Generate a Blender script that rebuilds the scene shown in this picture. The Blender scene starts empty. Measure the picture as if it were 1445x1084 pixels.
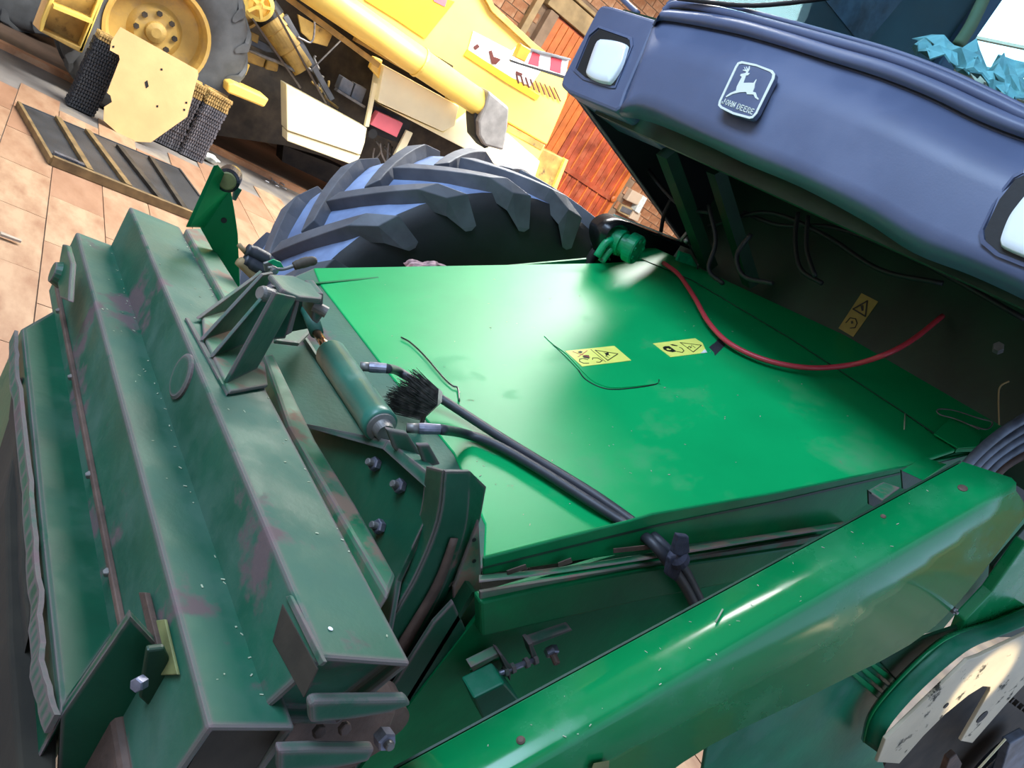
import bpy, bmesh, math, random
import numpy as np
from mathutils import Vector, Matrix
random.seed(7)
SC = bpy.context.scene
COL = SC.collection
# ------------------------------------------------------------------ camera
F_PX, CX, CY = 1169.0, 722.5, 542.0
_p, _r, _a = math.radians(12.4), math.radians(32.1), math.radians(41.7)
_h = np.array([math.sin(_a), math.cos(_a), 0.0]); _up = np.array([0, 0, 1.0])
_r0 = np.cross(_h, _up)
FW = _h*math.cos(_p) - _up*math.sin(_p)
_u0 = np.cross(_r0, FW)
RT = math.cos(_r)*_r0 + math.sin(_r)*_u0
UP = -math.sin(_r)*_r0 + math.cos(_r)*_u0
CAM = np.array([0.0, 0.0, 1.70])
cd = bpy.data.cameras.new('camera'); cam = bpy.data.objects.new('camera', cd); COL.objects.link(cam)
cd.sensor_width = 36.0; cd.lens = F_PX/1445*36; cd.clip_start = 0.05; cd.clip_end = 200
cam.matrix_world = Matrix(((RT[0], UP[0], -FW[0], CAM[0]), (RT[1], UP[1], -FW[1], CAM[1]),
                           (RT[2], UP[2], -FW[2], CAM[2]), (0, 0, 0, 1)))
SC.camera = cam
# ------------------------------------------------------------------ light
W = bpy.data.worlds.new('world'); SC.world = W; W.use_nodes = True
W.node_tree.nodes['Background'].inputs[0].default_value = (0.50, 0.68, 1.0, 1)
W.node_tree.nodes['Background'].inputs[1].default_value = 1.1
def area(name, loc, target, sx, sy, energy, color):
    l = bpy.data.lights.new(name, 'AREA'); l.shape = 'RECTANGLE'; l.size = sx; l.size_y = sy
    l.energy = energy; l.color = color
    o = bpy.data.objects.new(name, l); COL.objects.link(o); o.location = loc
    o.rotation_euler = (Vector(target)-Vector(loc)).to_track_quat('-Z', 'Y').to_euler()
    return o
area('skylight_lamp', (6.9, 7.0, 6.5), (6.9, 7.0, 0), 10.8, 2.5, 1850, (1.0, 0.97, 0.92)).rotation_euler = (0, 0, 0)
area('window_lamp', (-2.6, 1.8, 6.2), (1.8, 1.5, 1.4), 5.5, 2.6, 560, (.56, .74, 1.0))
bpy.data.lights['skylight_lamp'].specular_factor = .45
sp = bpy.data.lights.new('sunbeam', 'SPOT'); sp.energy = 900; sp.color = (1.0, 0.86, 0.62)
sp.spot_size = math.radians(4.2); sp.spot_blend = 0.35; sp.shadow_soft_size = 0.02
so = bpy.data.objects.new('sunbeam', sp); COL.objects.link(so); so.location = (1.9, -3.1, 2.1)
sp2 = bpy.data.lights.new('floor_patch_spot', 'SPOT'); sp2.energy = 9000; sp2.color = (1.0, 0.84, 0.58); sp2.spot_size = math.radians(16); sp2.spot_blend = .1; sp2.shadow_soft_size = .02  # added spot: its floor patch, out of view, reflects in the shield
so2 = bpy.data.objects.new('floor_patch_spot', sp2); COL.objects.link(so2); so2.location = (7.6, -3.0, 5.0)
so2.rotation_euler = (Vector((6.7, -1.5, 0))-Vector((7.6, -3.0, 5.0))).to_track_quat('-Z', 'Y').to_euler()
SC.view_settings.view_transform = 'Standard'
SC.view_settings.look = 'None'
SC.view_settings.exposure = 0.45
SC.view_settings.gamma = 1.0
SC.view_settings.use_curve_mapping = False

# ------------------------------------------------------------------ helpers
def V(*a): return np.array(a, float)
def nrm(v): v = np.asarray(v, float); return v/np.linalg.norm(v)
def ray(x, y): return FW + RT*(x-CX)/F_PX - UP*(y-CY)/F_PX
def pl(kind, v):                      # axis planes
    i = 'xyz'.index(kind); n = np.zeros(3); n[i] = 1; p = np.zeros(3); p[i] = v
    return (p, n)
def at(x, y, plane):                  # measured point of the photograph carried onto a real plane of the machine
    d = ray(x, y); P, N = plane
    return CAM + d*((P-CAM) @ N)/(d @ N)
def ats(pts, plane): return [at(x, y, plane) for x, y in pts]
def proj(p):
    d = np.asarray(p, float)-CAM; z = d @ FW
    return CX+F_PX*(d @ RT)/z, CY-F_PX*(d @ UP)/z, z
DECKP = (V(1.065, 0, 1.10), nrm(V(-.58, 0, 1.035)))
def up_off(plane, h): return (plane[0]+plane[1]*h, plane[1])

# ------------------------------------------------------------------ materials
MATS = {}
def nt(name):
    m = bpy.data.materials.new(name); m.use_nodes = True
    t = m.node_tree; b = t.nodes['Principled BSDF']; MATS[name] = m
    return m, t, b
def nnode(t, typ, **kw):
    n = t.nodes.new(typ)
    for k, v in kw.items():
        if k.startswith('i_'):
            key = k[2:]; n.inputs[int(key) if key.isdigit() else key].default_value = v
        else: setattr(n, k, v)
    return n
def c4(c): return (c[0], c[1], c[2], 1)
def noise(t, scale, detail=4, rough=.55, vec=None):
    n = nnode(t, 'ShaderNodeTexNoise'); n.inputs['Scale'].default_value = scale
    n.inputs['Detail'].default_value = detail; n.inputs['Roughness'].default_value = rough
    if vec is None:
        tc = nnode(t, 'ShaderNodeTexCoord'); vec = tc.outputs['Object']
    t.links.new(vec, n.inputs['Vector']); return n.outputs['Fac']
def ramp(t, fac, lo, hi, a=0.0, b=1.0):
    n = nnode(t, 'ShaderNodeMapRange'); n.inputs[1].default_value = lo; n.inputs[2].default_value = hi
    n.inputs[3].default_value = a; n.inputs[4].default_value = b
    t.links.new(fac, n.inputs[0]); return n.outputs[0]
def mix(t, fac, a, b):
    n = nnode(t, 'ShaderNodeMix', data_type='RGBA')
    if isinstance(fac, float): n.inputs[0].default_value = fac
    else: t.links.new(fac, n.inputs[0])
    for s, v in ((6, a), (7, b)):
        if isinstance(v, tuple): n.inputs[s].default_value = c4(v)
        else: t.links.new(v, n.inputs[s])
    return n.outputs[2]
def mmax(t, a, b):
    n = nnode(t, 'ShaderNodeMath', operation='MAXIMUM'); t.links.new(a, n.inputs[0]); t.links.new(b, n.inputs[1]); return n.outputs[0]
def mmul(t, a, b):
    n = nnode(t, 'ShaderNodeMath', operation='MULTIPLY'); t.links.new(a, n.inputs[0]); t.links.new(b, n.inputs[1]); return n.outputs[0]

def paint(name, base, rough=.35, metal=0.0, var=.25, vscale=3.0, dust=None, dlo=.55, dhi=.8, dscale=5.0,
          rust=None, rlo=.62, rhi=.68, rscale=9.0, edge=0.0, edgecol=(.17, .115, .12), bump=.05, bscale=60, coat=0.0):
    m, t, b = nt(name)
    col = mix(t, ramp(t, noise(t, vscale), .35, .7), tuple(c*(1-var) for c in base), tuple(min(1, c*(1+var)) for c in base))
    rfac = None
    if dust:
        f = ramp(t, noise(t, dscale, 6, .65), dlo, dhi); col = mix(t, f, col, dust); rfac = f
    if rust:
        f2 = ramp(t, noise(t, rscale, 8, .62), rlo, rhi); col = mix(t, f2, col, rust)
        rfac = f2 if rfac is None else mmax(t, rfac, f2)
    if edge > 0:
        bv = nnode(t, 'ShaderNodeBevel', samples=4); bv.inputs[0].default_value = edge
        g = nnode(t, 'ShaderNodeNewGeometry')
        d = nnode(t, 'ShaderNodeVectorMath', operation='DOT_PRODUCT')
        t.links.new(bv.outputs[0], d.inputs[0]); t.links.new(g.outputs['Normal'], d.inputs[1])
        f3 = ramp(t, d.outputs['Value'], .998, .95)
        f3 = mmul(t, f3, ramp(t, noise(t, 14, 5, .6), .34, .46))
        col = mix(t, f3, col, edgecol); rfac = f3 if rfac is None else mmax(t, rfac, f3)
    t.links.new(col, b.inputs['Base Color'])
    b.inputs['Metallic'].default_value = metal
    if rfac is not None: t.links.new(ramp(t, rfac, 0, 1, rough, min(.9, rough+.4)), b.inputs['Roughness'])
    else: b.inputs['Roughness'].default_value = rough
    if coat: b.inputs['Coat Weight'].default_value = coat; b.inputs['Coat Roughness'].default_value = .12
    if bump:
        bp = nnode(t, 'ShaderNodeBump'); bp.inputs['Strength'].default_value = bump; bp.inputs['Distance'].default_value = .01
        t.links.new(noise(t, bscale, 3), bp.inputs['Height']); t.links.new(bp.outputs[0], b.inputs['Normal'])
    return m
DUST = (.20, .22, .17); RUST = (.16, .10, .085)
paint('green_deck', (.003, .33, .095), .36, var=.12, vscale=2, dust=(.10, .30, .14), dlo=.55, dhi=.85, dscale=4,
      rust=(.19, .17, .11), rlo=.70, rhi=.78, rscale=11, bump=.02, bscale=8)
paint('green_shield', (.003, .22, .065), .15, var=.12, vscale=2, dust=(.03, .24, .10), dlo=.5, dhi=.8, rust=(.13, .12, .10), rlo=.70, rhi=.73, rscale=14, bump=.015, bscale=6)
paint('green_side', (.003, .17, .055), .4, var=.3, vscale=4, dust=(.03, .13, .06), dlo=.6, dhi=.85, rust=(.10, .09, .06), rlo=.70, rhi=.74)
paint('green_worn', (.012, .088, .05), .5, var=.22, vscale=3.5, dust=(.055, .125, .09), dlo=.42, dhi=.72, dscale=6,
      rust=(.11, .08, .08), rlo=.60, rhi=.66, rscale=5, edge=.012, bump=.06, bscale=90)
paint('green_frame', (.005, .072, .036), .45, var=.25, vscale=4, dust=(.025, .09, .055), dlo=.55, dhi=.8,
      rust=RUST, rlo=.68, rhi=.74, rscale=9, edge=.008, bump=.05)
paint('green_rusty', (.02, .16, .07), .5, var=.3, dust=(.13, .17, .12), dlo=.45, dhi=.7, rust=(.20, .13, .09), rlo=.50, rhi=.60, rscale=12, edge=.008)
paint('green_cylinder', (.03, .14, .10), .38, var=.25, vscale=9, dust=(.10, .20, .16), dlo=.5, dhi=.8, dscale=12, bump=.02)
paint('green_motor', (.0, .33, .13), .35, var=.3, vscale=30, rust=(.04, .06, .05), rlo=.55, rhi=.66, rscale=26, bump=.1)
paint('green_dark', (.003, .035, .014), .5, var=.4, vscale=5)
paint('green_teal_sheet', (.005, .15, .075), .4, var=.3, vscale=4, dust=(.07, .17, .13), dlo=.5, dhi=.8)
paint('rust_brown', (.10, .06, .045), .7, var=.4, vscale=12, bump=.2)
paint('yellowish_block', (.16, .17, .06), .6, var=.3, vscale=20)
paint('black_plastic_sheen', (.088, .115, .20), .42, var=.10, vscale=3, dust=(.125, .15, .235), dlo=.5, dhi=.9, dscale=3, bump=.03, bscale=220)  # cool sky sheen on black plastic put into a blue-grey base
paint('black_gloss', (.010, .011, .014), .25, var=.2)
paint('black_matt', (.006, .007, .008), .6, var=.2)
paint('rubber_hose', (.028, .030, .038), .5, var=.2, vscale=15)
paint('grey_hose', (.10, .12, .16), .45, var=.5, vscale=14)
paint('skirt_rubber', (.024, .020, .013), .95, var=.4, vscale=5)
paint('tyre_rubber', (.095, .102, .12), .55, var=.25, vscale=9, bump=.08, bscale=40)
paint('tyre_far', (.075, .08, .085), .7, var=.25, vscale=5, bump=.08, bscale=30)
paint('steel', (.34, .34, .36), .35, metal=.9, var=.3, vscale=20)
paint('zinc', (.22, .22, .28), .4, metal=.6, var=.4, vscale=30, bump=.05)
paint('dull_steel', (.20, .19, .18), .5, metal=.5, var=.3, vscale=20)
paint('copper_rod', (.42, .23, .14), .2, metal=.9, var=.2)
paint('red_plastic', (.55, .05, .07), .35, var=.12)
paint('wood_pale', (.85, .76, .58), .5, var=.2, vscale=12)
paint('bristle', (.075, .065, .06), .8, var=.7, vscale=60)
paint('cloth_dark', (.03, .033, .055), .85, var=.3, vscale=30, bump=.3)
paint('cloth_pink', (.55, .33, .33), .85, var=.55, vscale=45, bump=.3)
paint('paper_white', (.62, .66, .62), .8, var=.2, vscale=25)
paint('yellow_body', (.86, .60, .13), .38, var=.06, dust=(.60, .40, .14), dlo=.66, dhi=.9, dscale=3)
paint('yellow_bright', (.88, .62, .03), .35, var=.06)
paint('yellow_overlit', (.95, .87, .56), .4, var=.05)  # yellow paint with the strong light's overexposure put into a paler colour
paint('yellow_dirty', (.42, .27, .07), .55, var=.35, vscale=5, rust=(.13, .08, .04), rlo=.58, rhi=.7, rscale=6)
paint('yellow_rim', (.55, .35, .09), .45, var=.15, vscale=4, dust=(.35, .25, .13), dlo=.5, dhi=.8)
paint('orange_plate', (.72, .46, .20), .45, var=.08, vscale=4, rust=(.22, .12, .06), rlo=.74, rhi=.78, rscale=12)
paint('engine_dark', (.035, .026, .017), .7, var=.6, vscale=6)
paint('grey_metal', (.15, .155, .165), .45, metal=.3, var=.25, vscale=8)
paint('boot_grey', (.20, .19, .18), .55, var=.25, vscale=6)
paint('belt', (.09, .07, .055), .6, var=.2)
paint('pink_red', (.62, .13, .16), .45, var=.1)
paint('signal_red', (.65, .05, .07), .4, var=.05)
paint('signal_white', (.80, .80, .80), .4, var=.02)
paint('decal_ink', (.09, .02, .015), .5, var=.1)
paint('ink_black', (.010, .011, .006), .5, var=.1)
paint('sieve_black', (.028, .031, .036), .5, var=.35, vscale=3, bump=.2, bscale=90)
paint('sieve_frame', (.17, .11, .045), .6, var=.35, vscale=8)
paint('sieve_grey', (.16, .16, .18), .45, metal=.4, var=.4, vscale=25)
paint('sieve_yellow', (.42, .28, .10), .55, var=.35, vscale=20)
paint('decal_yellow', (.80, .80, .16), .45, var=.05, vscale=30)
paint('decal_olive', (.36, .27, .05), .5, var=.12, vscale=30)
paint('emblem_cream', (.72, .78, .70), .4, var=.03)
paint('white_paint', (.75, .75, .75), .5, var=.1)
paint('brick', (.36, .15, .065), .85, var=.35, vscale=2.2, dust=(.42, .25, .14), dlo=.5, dhi=.75, dscale=6, bump=.4, bscale=25)
paint('brick_pale', (.46, .22, .11), .85, var=.3, vscale=3, dust=(.5, .33, .20), dlo=.5, dhi=.75, dscale=6, bump=.4, bscale=25)
paint('mortar', (.27, .18, .115), .9, var=.2, vscale=4, bump=.4)
paint('wood_beam', (.36, .25, .12), .7, var=.25, vscale=4)
paint('door_red', (.36, .062, .022), .5, var=.4, vscale=3, dust=(.45, .12, .05), dlo=.5, dhi=.75, dscale=5)
paint('door_orange', (.58, .15, .03), .5, var=.3, vscale=3)
paint('switch_beige', (.55, .42, .30), .5, var=.08)
paint('concrete', (.18, .165, .155), .6, var=.35, vscale=1.2, dust=(.30, .25, .17), dlo=.5, dhi=.8, dscale=1.5)
paint('floor_brown', (.13, .085, .06), .6, var=.5, vscale=1.0)
paint('ceiling_mat', (.30, .28, .25), .9, var=.1)
paint('plaster', (.45, .40, .34), .9, var=.15)
paint('amber', (.75, .25, .03), .2, var=.2)
paint('chaff', (.36, .40, .28), .8, var=.2)
paint('sky_blocker_teal', (.035, .085, .10), .55, var=.3, vscale=3)  # dark teal of the added panel that blocks the sky
paint('cream_plate', (.55, .47, .33), .45, var=.12, vscale=6, rust=(.05, .045, .03), rlo=.60, rhi=.66, rscale=16)
paint('grey_splinter', (.30, .25, .20), .8, var=.2)

for _n, _s in (('green_deck', .2), ('green_shield', .4), ('green_side', .2), ('green_frame', .35), ('green_worn', .35), ('green_teal_sheet', .3)): MATS[_n].node_tree.nodes['Principled BSDF'].inputs['Specular IOR Level'].default_value = _s
# dusty tyre; cool blue light sheen put into the colour between its lugs
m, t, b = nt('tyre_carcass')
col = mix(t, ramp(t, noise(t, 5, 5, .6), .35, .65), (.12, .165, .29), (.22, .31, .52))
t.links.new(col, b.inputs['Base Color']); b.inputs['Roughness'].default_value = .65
paint('tyre_sidewall', (.010, .011, .013), .6, var=.3, vscale=9)
# floor tiles: warm pinkish stone, each tinted by its own random value
m, t, b = nt('tile_stone')
oi = nnode(t, 'ShaderNodeObjectInfo')
tc = nnode(t, 'ShaderNodeTexCoord')
mp = nnode(t, 'ShaderNodeMapping'); mp.inputs['Scale'].default_value = (1, .35, 1)
t.links.new(tc.outputs['Object'], mp.inputs['Vector'])
n1 = noise(t, 6, 6, .65, mp.outputs[0])
c1 = mix(t, ramp(t, oi.outputs['Random'], 0, 1), (.29, .155, .095), (.41, .28, .175))
c2 = mix(t, ramp(t, n1, .38, .66), c1, (.235, .12, .068))
c3 = mix(t, ramp(t, noise(t, 2.2, 7, .7, mp.outputs[0]), .63, .72), c2, (.17, .085, .04))
t.links.new(c3, b.inputs['Base Color']); b.inputs['Roughness'].default_value = .5
# glasses
m, t, b = nt('tinted_glass')
tr = nnode(t, 'ShaderNodeBsdfTransparent'); tr.inputs[0].default_value = (.66, .86, .90, 1)
gl = nnode(t, 'ShaderNodeBsdfGlossy'); gl.inputs['Roughness'].default_value = .03
lw = nnode(t, 'ShaderNodeLayerWeight'); lw.inputs[0].default_value = .3
fr = nnode(t, 'ShaderNodeMath', operation='MULTIPLY'); t.links.new(lw.outputs['Facing'], fr.inputs[0]); fr.inputs[1].default_value = .07
mx = nnode(t, 'ShaderNodeMixShader'); t.links.new(fr.outputs[0], mx.inputs[0]); t.links.new(tr.outputs[0], mx.inputs[1]); t.links.new(gl.outputs[0], mx.inputs[2])
t.links.new(mx.outputs[0], t.nodes['Material Output'].inputs[0])
m, t, b = nt('lamp_lens')
w = nnode(t, 'ShaderNodeTexWave'); w.inputs['Scale'].default_value = 22; w.inputs['Distortion'].default_value = 0.3
tc = nnode(t, 'ShaderNodeTexCoord'); t.links.new(tc.outputs['Object'], w.inputs[0])
bp = nnode(t, 'ShaderNodeBump'); bp.inputs['Strength'].default_value = .25; bp.inputs['Distance'].default_value = .01
t.links.new(w.outputs['Fac'], bp.inputs['Height']); t.links.new(bp.outputs[0], b.inputs['Normal'])
b.inputs['Base Color'].default_value = (.85, .93, .97, 1); b.inputs['Roughness'].default_value = .15
b.inputs['Coat Weight'].default_value = .6

# ------------------------------------------------------------------ mesh builders
def link(name, me, mat, parent=None, smooth=False, bevel=0.0, subsurf=0):
    o = bpy.data.objects.new(name, me); COL.objects.link(o)
    if mat: me.materials.append(MATS[mat])
    if smooth:
        for p in me.polygons: p.use_smooth = True
    if bevel:
        md = o.modifiers.new('bevel', 'BEVEL'); md.width = bevel; md.segments = 2; md.limit_method = 'ANGLE'; md.angle_limit = .6
    if subsurf:
        md = o.modifiers.new('sub', 'SUBSURF'); md.levels = subsurf; md.render_levels = subsurf
    if parent is not None:
        o.parent = parent; o.matrix_parent_inverse = Matrix.Translation(-wloc(parent))
    return o
def wloc(o):
    l = Vector(o.location)
    return l                                   # roots sit at their location; parts carry an identity transform in the world
def from_bm(name, bm, mat, parent=None, **kw):
    bmesh.ops.recalc_face_normals(bm, faces=bm.faces)
    me = bpy.data.meshes.new(name); bm.to_mesh(me); bm.free()
    if parent is not None and parent.parent is not None:      # sub-part: parent part has a plain world frame
        o = link(name, me, mat, None, **kw); o.parent = parent
        o.matrix_parent_inverse = Matrix.Identity(4); return o
    return link(name, me, mat, parent, **kw)
def root(name, loc, label, cat, group=None):
    o = bpy.data.objects.new(name, None); COL.objects.link(o); o.location = loc; o.empty_display_size = .1
    o['label'] = label; o['category'] = cat
    if group: o['group'] = group
    return o
def tag(o, label, cat, group=None):
    o['label'] = label; o['category'] = cat
    if group: o['group'] = group
    return o
def add_prism(bm, pts, off):
    off = np.asarray(off, float); n = len(pts)
    a = [bm.verts.new(tuple(p)) for p in pts]; b = [bm.verts.new(tuple(np.asarray(p)+off)) for p in pts]
    bm.faces.new(a); bm.faces.new(b[::-1])
    for i in range(n): bm.faces.new((a[i], b[i], b[(i+1) % n], a[(i+1) % n]))
def prism(name, pts, off, mat, parent=None, bevel=0.0, **kw):
    bm = bmesh.new(); add_prism(bm, pts, off)
    return from_bm(name, bm, mat, parent, bevel=bevel, **kw)
def pp(name, px, plane, th, mat, parent=None, bevel=0.0, **kw):
    """flat plate: outline measured on its plane, thickness going away from the viewer"""
    n = nrm(plane[1]); pts = ats(px, plane)
    c = sum(pts)/len(pts)
    if n @ (c-CAM) < 0: n = -n
    return prism(name, pts, n*th, mat, parent, bevel, **kw)
def add_box(bm, lo, hi):
    add_prism(bm, [V(lo[0], lo[1], lo[2]), V(hi[0], lo[1], lo[2]), V(hi[0], hi[1], lo[2]), V(lo[0], hi[1], lo[2])], V(0, 0, hi[2]-lo[2]))
def box(name, lo, hi, mat, parent=None, bevel=0.0, **kw):
    bm = bmesh.new(); add_box(bm, lo, hi); return from_bm(name, bm, mat, parent, bevel=bevel, **kw)
def frame_of(ax):
    ax = nrm(ax); a = V(0, 0, 1) if abs(ax[2]) < .9 else V(1, 0, 0)
    u = nrm(np.cross(ax, a)); return ax, u, np.cross(ax, u)
def add_lathe(bm, c, ax, prof, seg=24, cap=True, rot=0.0):
    """prof: list of (radius, height along ax)"""
    ax, u, v = frame_of(ax); rings = []
    for r, h in prof:
        rings.append([bm.verts.new(tuple(np.asarray(c)+ax*h+(u*math.cos(2*math.pi*k/seg+rot)+v*math.sin(2*math.pi*k/seg+rot))*r)) for k in range(seg)])
    for a, b in zip(rings, rings[1:]):
        for k in range(seg): bm.faces.new((a[k], a[(k+1) % seg], b[(k+1) % seg], b[k]))
    if cap:
        bm.faces.new(rings[0][::-1]); bm.faces.new(rings[-1])
def lathe(name, c, ax, prof, mat, parent=None, seg=24, cap=True, smooth=False, rot=0.0, **kw):
    bm = bmesh.new(); add_lathe(bm, c, ax, prof, seg, cap, rot)
    o = from_bm(name, bm, mat, parent, smooth=smooth, **kw)
    return o
def smooth_path(pts, sub=6):
    pts = [np.asarray(p, float) for p in pts]; out = []
    P = [2*pts[0]-pts[1]]+pts+[2*pts[-1]-pts[-2]]
    for i in range(1, len(P)-2):
        a, b, c, d = P[i-1:i+3]
        for k in range(sub):
            s = k/sub
            out.append(.5*((2*b)+(-a+c)*s+(2*a-5*b+4*c-d)*s*s+(-a+3*b-3*c+d)*s**3))
    out.append(pts[-1]); return out
def add_tube(bm, pts, r, seg=8):
    pts = [np.asarray(p, float) for p in pts]; n = len(pts)
    rr = r if isinstance(r, (list, tuple)) else [r]*n
    _, u, v = frame_of(pts[1]-pts[0]); rings = []
    for i in range(n):
        tdir = nrm(pts[min(i+1, n-1)]-pts[max(i-1, 0)])
        u = nrm(u-tdir*(u @ tdir)); v = np.cross(tdir, u)
        rings.append([bm.verts.new(tuple(pts[i]+(u*math.cos(2*math.pi*k/seg)+v*math.sin(2*math.pi*k/seg))*rr[i])) for k in range(seg)])
    for a, b in zip(rings, rings[1:]):
        for k in range(seg): bm.faces.new((a[k], a[(k+1) % seg], b[(k+1) % seg], b[k]))
    bm.faces.new(rings[0][::-1]); bm.faces.new(rings[-1])
def tube(name, pts, r, mat, parent=None, seg=8, sm=True, sub=6, **kw):
    if sm and len(pts) > 2: pts = smooth_path(pts, sub)
    bm = bmesh.new(); add_tube(bm, pts, r, seg)
    return from_bm(name, bm, mat, parent, smooth=True, **kw)
def bar(name, a, b, w, h, mat, parent=None, upv=None, bevel=0.0):
    a = np.asarray(a, float); b = np.asarray(b, float); d = nrm(b-a)
    upv = V(0, 0, 1) if upv is None else nrm(upv)
    s = nrm(np.cross(d, upv)); q = np.cross(s, d)
    pts = [a-s*w/2-q*h/2, a+s*w/2-q*h/2, a+s*w/2+q*h/2, a-s*w/2+q*h/2]
    return prism(name, pts, b-a, mat, parent, bevel)
def hexbolt(name, c, ax, r, h, mat, parent, stud=0.0, smat=None):
    o = lathe(name, c, ax, [(r*.92, 0), (r, h*.1), (r, h*.85), (r*.86, h)], mat, parent, seg=6)
    if stud:
        lathe('stud', np.asarray(c)+nrm(ax)*h*.9, ax, [(r*.5, 0), (r*.5, stud), (r*.4, stud+.002)], smat or mat, o, seg=12)
    return o
def loft(name, rails, mat, parent=None, sub=5, thick=.004, smooth=True, **kw):
    R = [smooth_path(r, sub) for r in rails]
    bm = bmesh.new(); g = [[bm.verts.new(tuple(p)) for p in r] for r in R]
    for a, b in zip(g, g[1:]):
        for k in range(len(a)-1): bm.faces.new((a[k], a[k+1], b[k+1], b[k]))
    bmesh.ops.recalc_face_normals(bm, faces=bm.faces)
    o = from_bm(name, bm, mat, parent, smooth=smooth, **kw)
    if thick:
        md = o.modifiers.new('thick', 'SOLIDIFY'); md.thickness = thick; md.offset = 0
    return o
PX = lambda v: pl('x', v)
PY = lambda v: pl('y', v)
PZ = lambda v: pl('z', v)

# ================================================================== SETTING
def struct(o): o['kind'] = 'structure'; return o
floor = struct(box('floor', (-4, -3.2, -.25), (17, 13.4, -.012), 'concrete'))
# stone tiles, laid in running bond, slightly askew to the machines
TA = math.radians(-5.6)
ux, uy = V(math.cos(TA), math.sin(TA), 0), V(-math.sin(TA), math.cos(TA), 0)
def tile_mesh(w, l):
    bm = bmesh.new(); add_prism(bm, [V(0, 0, 0), V(w, 0, 0), V(w, l, 0), V(0, l, 0)], V(0, 0, -.012))
    bmesh.ops.recalc_face_normals(bm, faces=bm.faces)
    me = bpy.data.meshes.new('floor_tile'); bm.to_mesh(me); bm.free(); me.materials.append(MATS['tile_stone']); return me
TW, TL = .345, .92
tme = tile_mesh(TW-.006, TL-.006)
for i in range(-3, 15):
    for j in range(-1, 11):
        off = (i % 2)*TL*.5 + (i*37 % 5)*.03
        p = V(.10, 0, 0)+ux*(i*TW)+uy*(j*TL+off)
        if p[1] > 8.6 or p[1] < -.2: continue
        if p[0] > 3.6 and p[1] < 4: continue
        o = bpy.data.objects.new('floor_tile', tme); COL.objects.link(o)
        o.location = (p[0], p[1], random.uniform(-.002, .0005)); o.rotation_euler = (0, 0, TA); o.parent = floor
box('floor_kerb', (-4, 10.45, -.02), (12, 10.62, .05), 'brick_pale', floor)
box('floor_strip', (-4, 10.62, -.02), (17, 13.38, .008), 'floor_brown', floor)

wall = struct(box('wall_back', (-4, 13.4, -.2), (17, 13.7, 7), 'mortar'))
BW, BH = .30, .17
DX0, DX1, DZ = 8.20, 11.50, 4.33
bm = bmesh.new(); add_box(bm, (0, -.018, 0), (BW-.016, .0, BH-.016)); bmesh.ops.recalc_face_normals(bm, faces=bm.faces)
bme = bpy.data.meshes.new('brick'); bm.to_mesh(bme); bm.free(); bme.materials.append(MATS['brick'])
bme2 = bme.copy(); bme2.materials.clear(); bme2.materials.append(MATS['brick_pale'])
cand = []; restb = bmesh.new()
for k in range(0, 40):
    for i in range(0, 56):
        x = -1.2+i*BW+(k % 2)*BW/2; z = .1+k*BH
        if x+BW > DX0-.25 and x < DX1+.12 and z < DZ+.45: continue
        if x > 16.4: continue
        px, py, d = proj((x+.15, 13.4, z+.08))
        vis = (640 < px < 980 and -30 < py < 130) or (840 < px < 1040 and 230 < py < 380) or (530 < px < 650 and 160 < py < 250)
        if vis: cand.append((d, x, z))
        elif z > 0.9 and x > 3: add_box(restb, (x, 13.385, z), (x+BW-.016, 13.40, z+BH-.016))
cand.sort()
for d, x, z in cand[:300]:
    o = bpy.data.objects.new('brick', bme2 if random.random() < .35 else bme); COL.objects.link(o)
    o.location = (x, 13.4-random.uniform(0, .006), z); o.parent = wall
for d, x, z in cand[300:]: add_box(restb, (x, 13.385, z), (x+BW-.016, 13.40, z+BH-.016))
o = from_bm('brickwork', restb, 'brick', None); o.parent = wall; o['kind'] = 'stuff'

door = struct(box('door_1', (DX0, 13.33, 0), (DX1, 13.42, DZ), 'door_red'))
n = 22; w = (DX1-DX0)/n
for i in range(n):
    x = DX0+i*w
    top = 'door_red'
    prism('plank', [V(x+.006, 13.33, .02), V(x+w-.006, 13.33, .02), V(x+w-.006, 13.33, 2.2), V(x+.006, 13.33, 2.2)], V(0, -.025-random.uniform(0, .01), 0), 'door_red', door, bevel=.003)
    prism('plank', [V(x+.006, 13.33, 2.3), V(x+w-.006, 13.33, 2.3), V(x+w-.006, 13.33, DZ-.03), V(x+.006, 13.33, DZ-.03)], V(0, -.025-random.uniform(0, .01), 0), 'door_orange' if i < 10 else 'door_red', door, bevel=.003)
    if i % 2 == 1: box('batten', (x-.014, 13.275, .02), (x+.014, 13.31, DZ-.05), 'door_orange', door)
box('rail', (DX0, 13.26, 2.2), (DX1, 13.33, 2.3), 'door_red', door)
box('door_stile', (DX1-.06, 13.24, 0), (DX1+.02, 13.33, DZ), 'door_orange', door)
lathe('knob', (DX1-.05, 13.24, 2.27), (0, -1, 0), [(.07, 0), (.07, .03), (.04, .05)], 'door_orange', door, seg=12)
struct(box('trim_1', (DX0-.35, 13.22, DZ+.02), (DX1+.3, 13.42, DZ+.34), 'wood_beam', bevel=.01))
struct(box('trim_2', (DX0-.45, 13.16, DZ+.36), (DX1+.5, 13.42, DZ+.42), 'wood_beam', bevel=.01))
struct(box('trim_3', (DX0-.22, 13.24, 0), (DX0-.02, 13.42, DZ), 'mortar', bevel=.01))
struct(box('trim_4', (DX0-.55, 13.25, 2.0), (DX0-.42, 13.42, 6.8), 'wood_beam', bevel=.01))
struct(box('wall_right', (17, -3.2, -.2), (17.3, 13.7, 7), 'brick'))
struct(box('wall_front_blocker', (-4, -3.4, -.2), (.4, -3.2, 7), 'plaster'))  # unseen part wall, added to keep daylight off the left foreground
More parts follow.
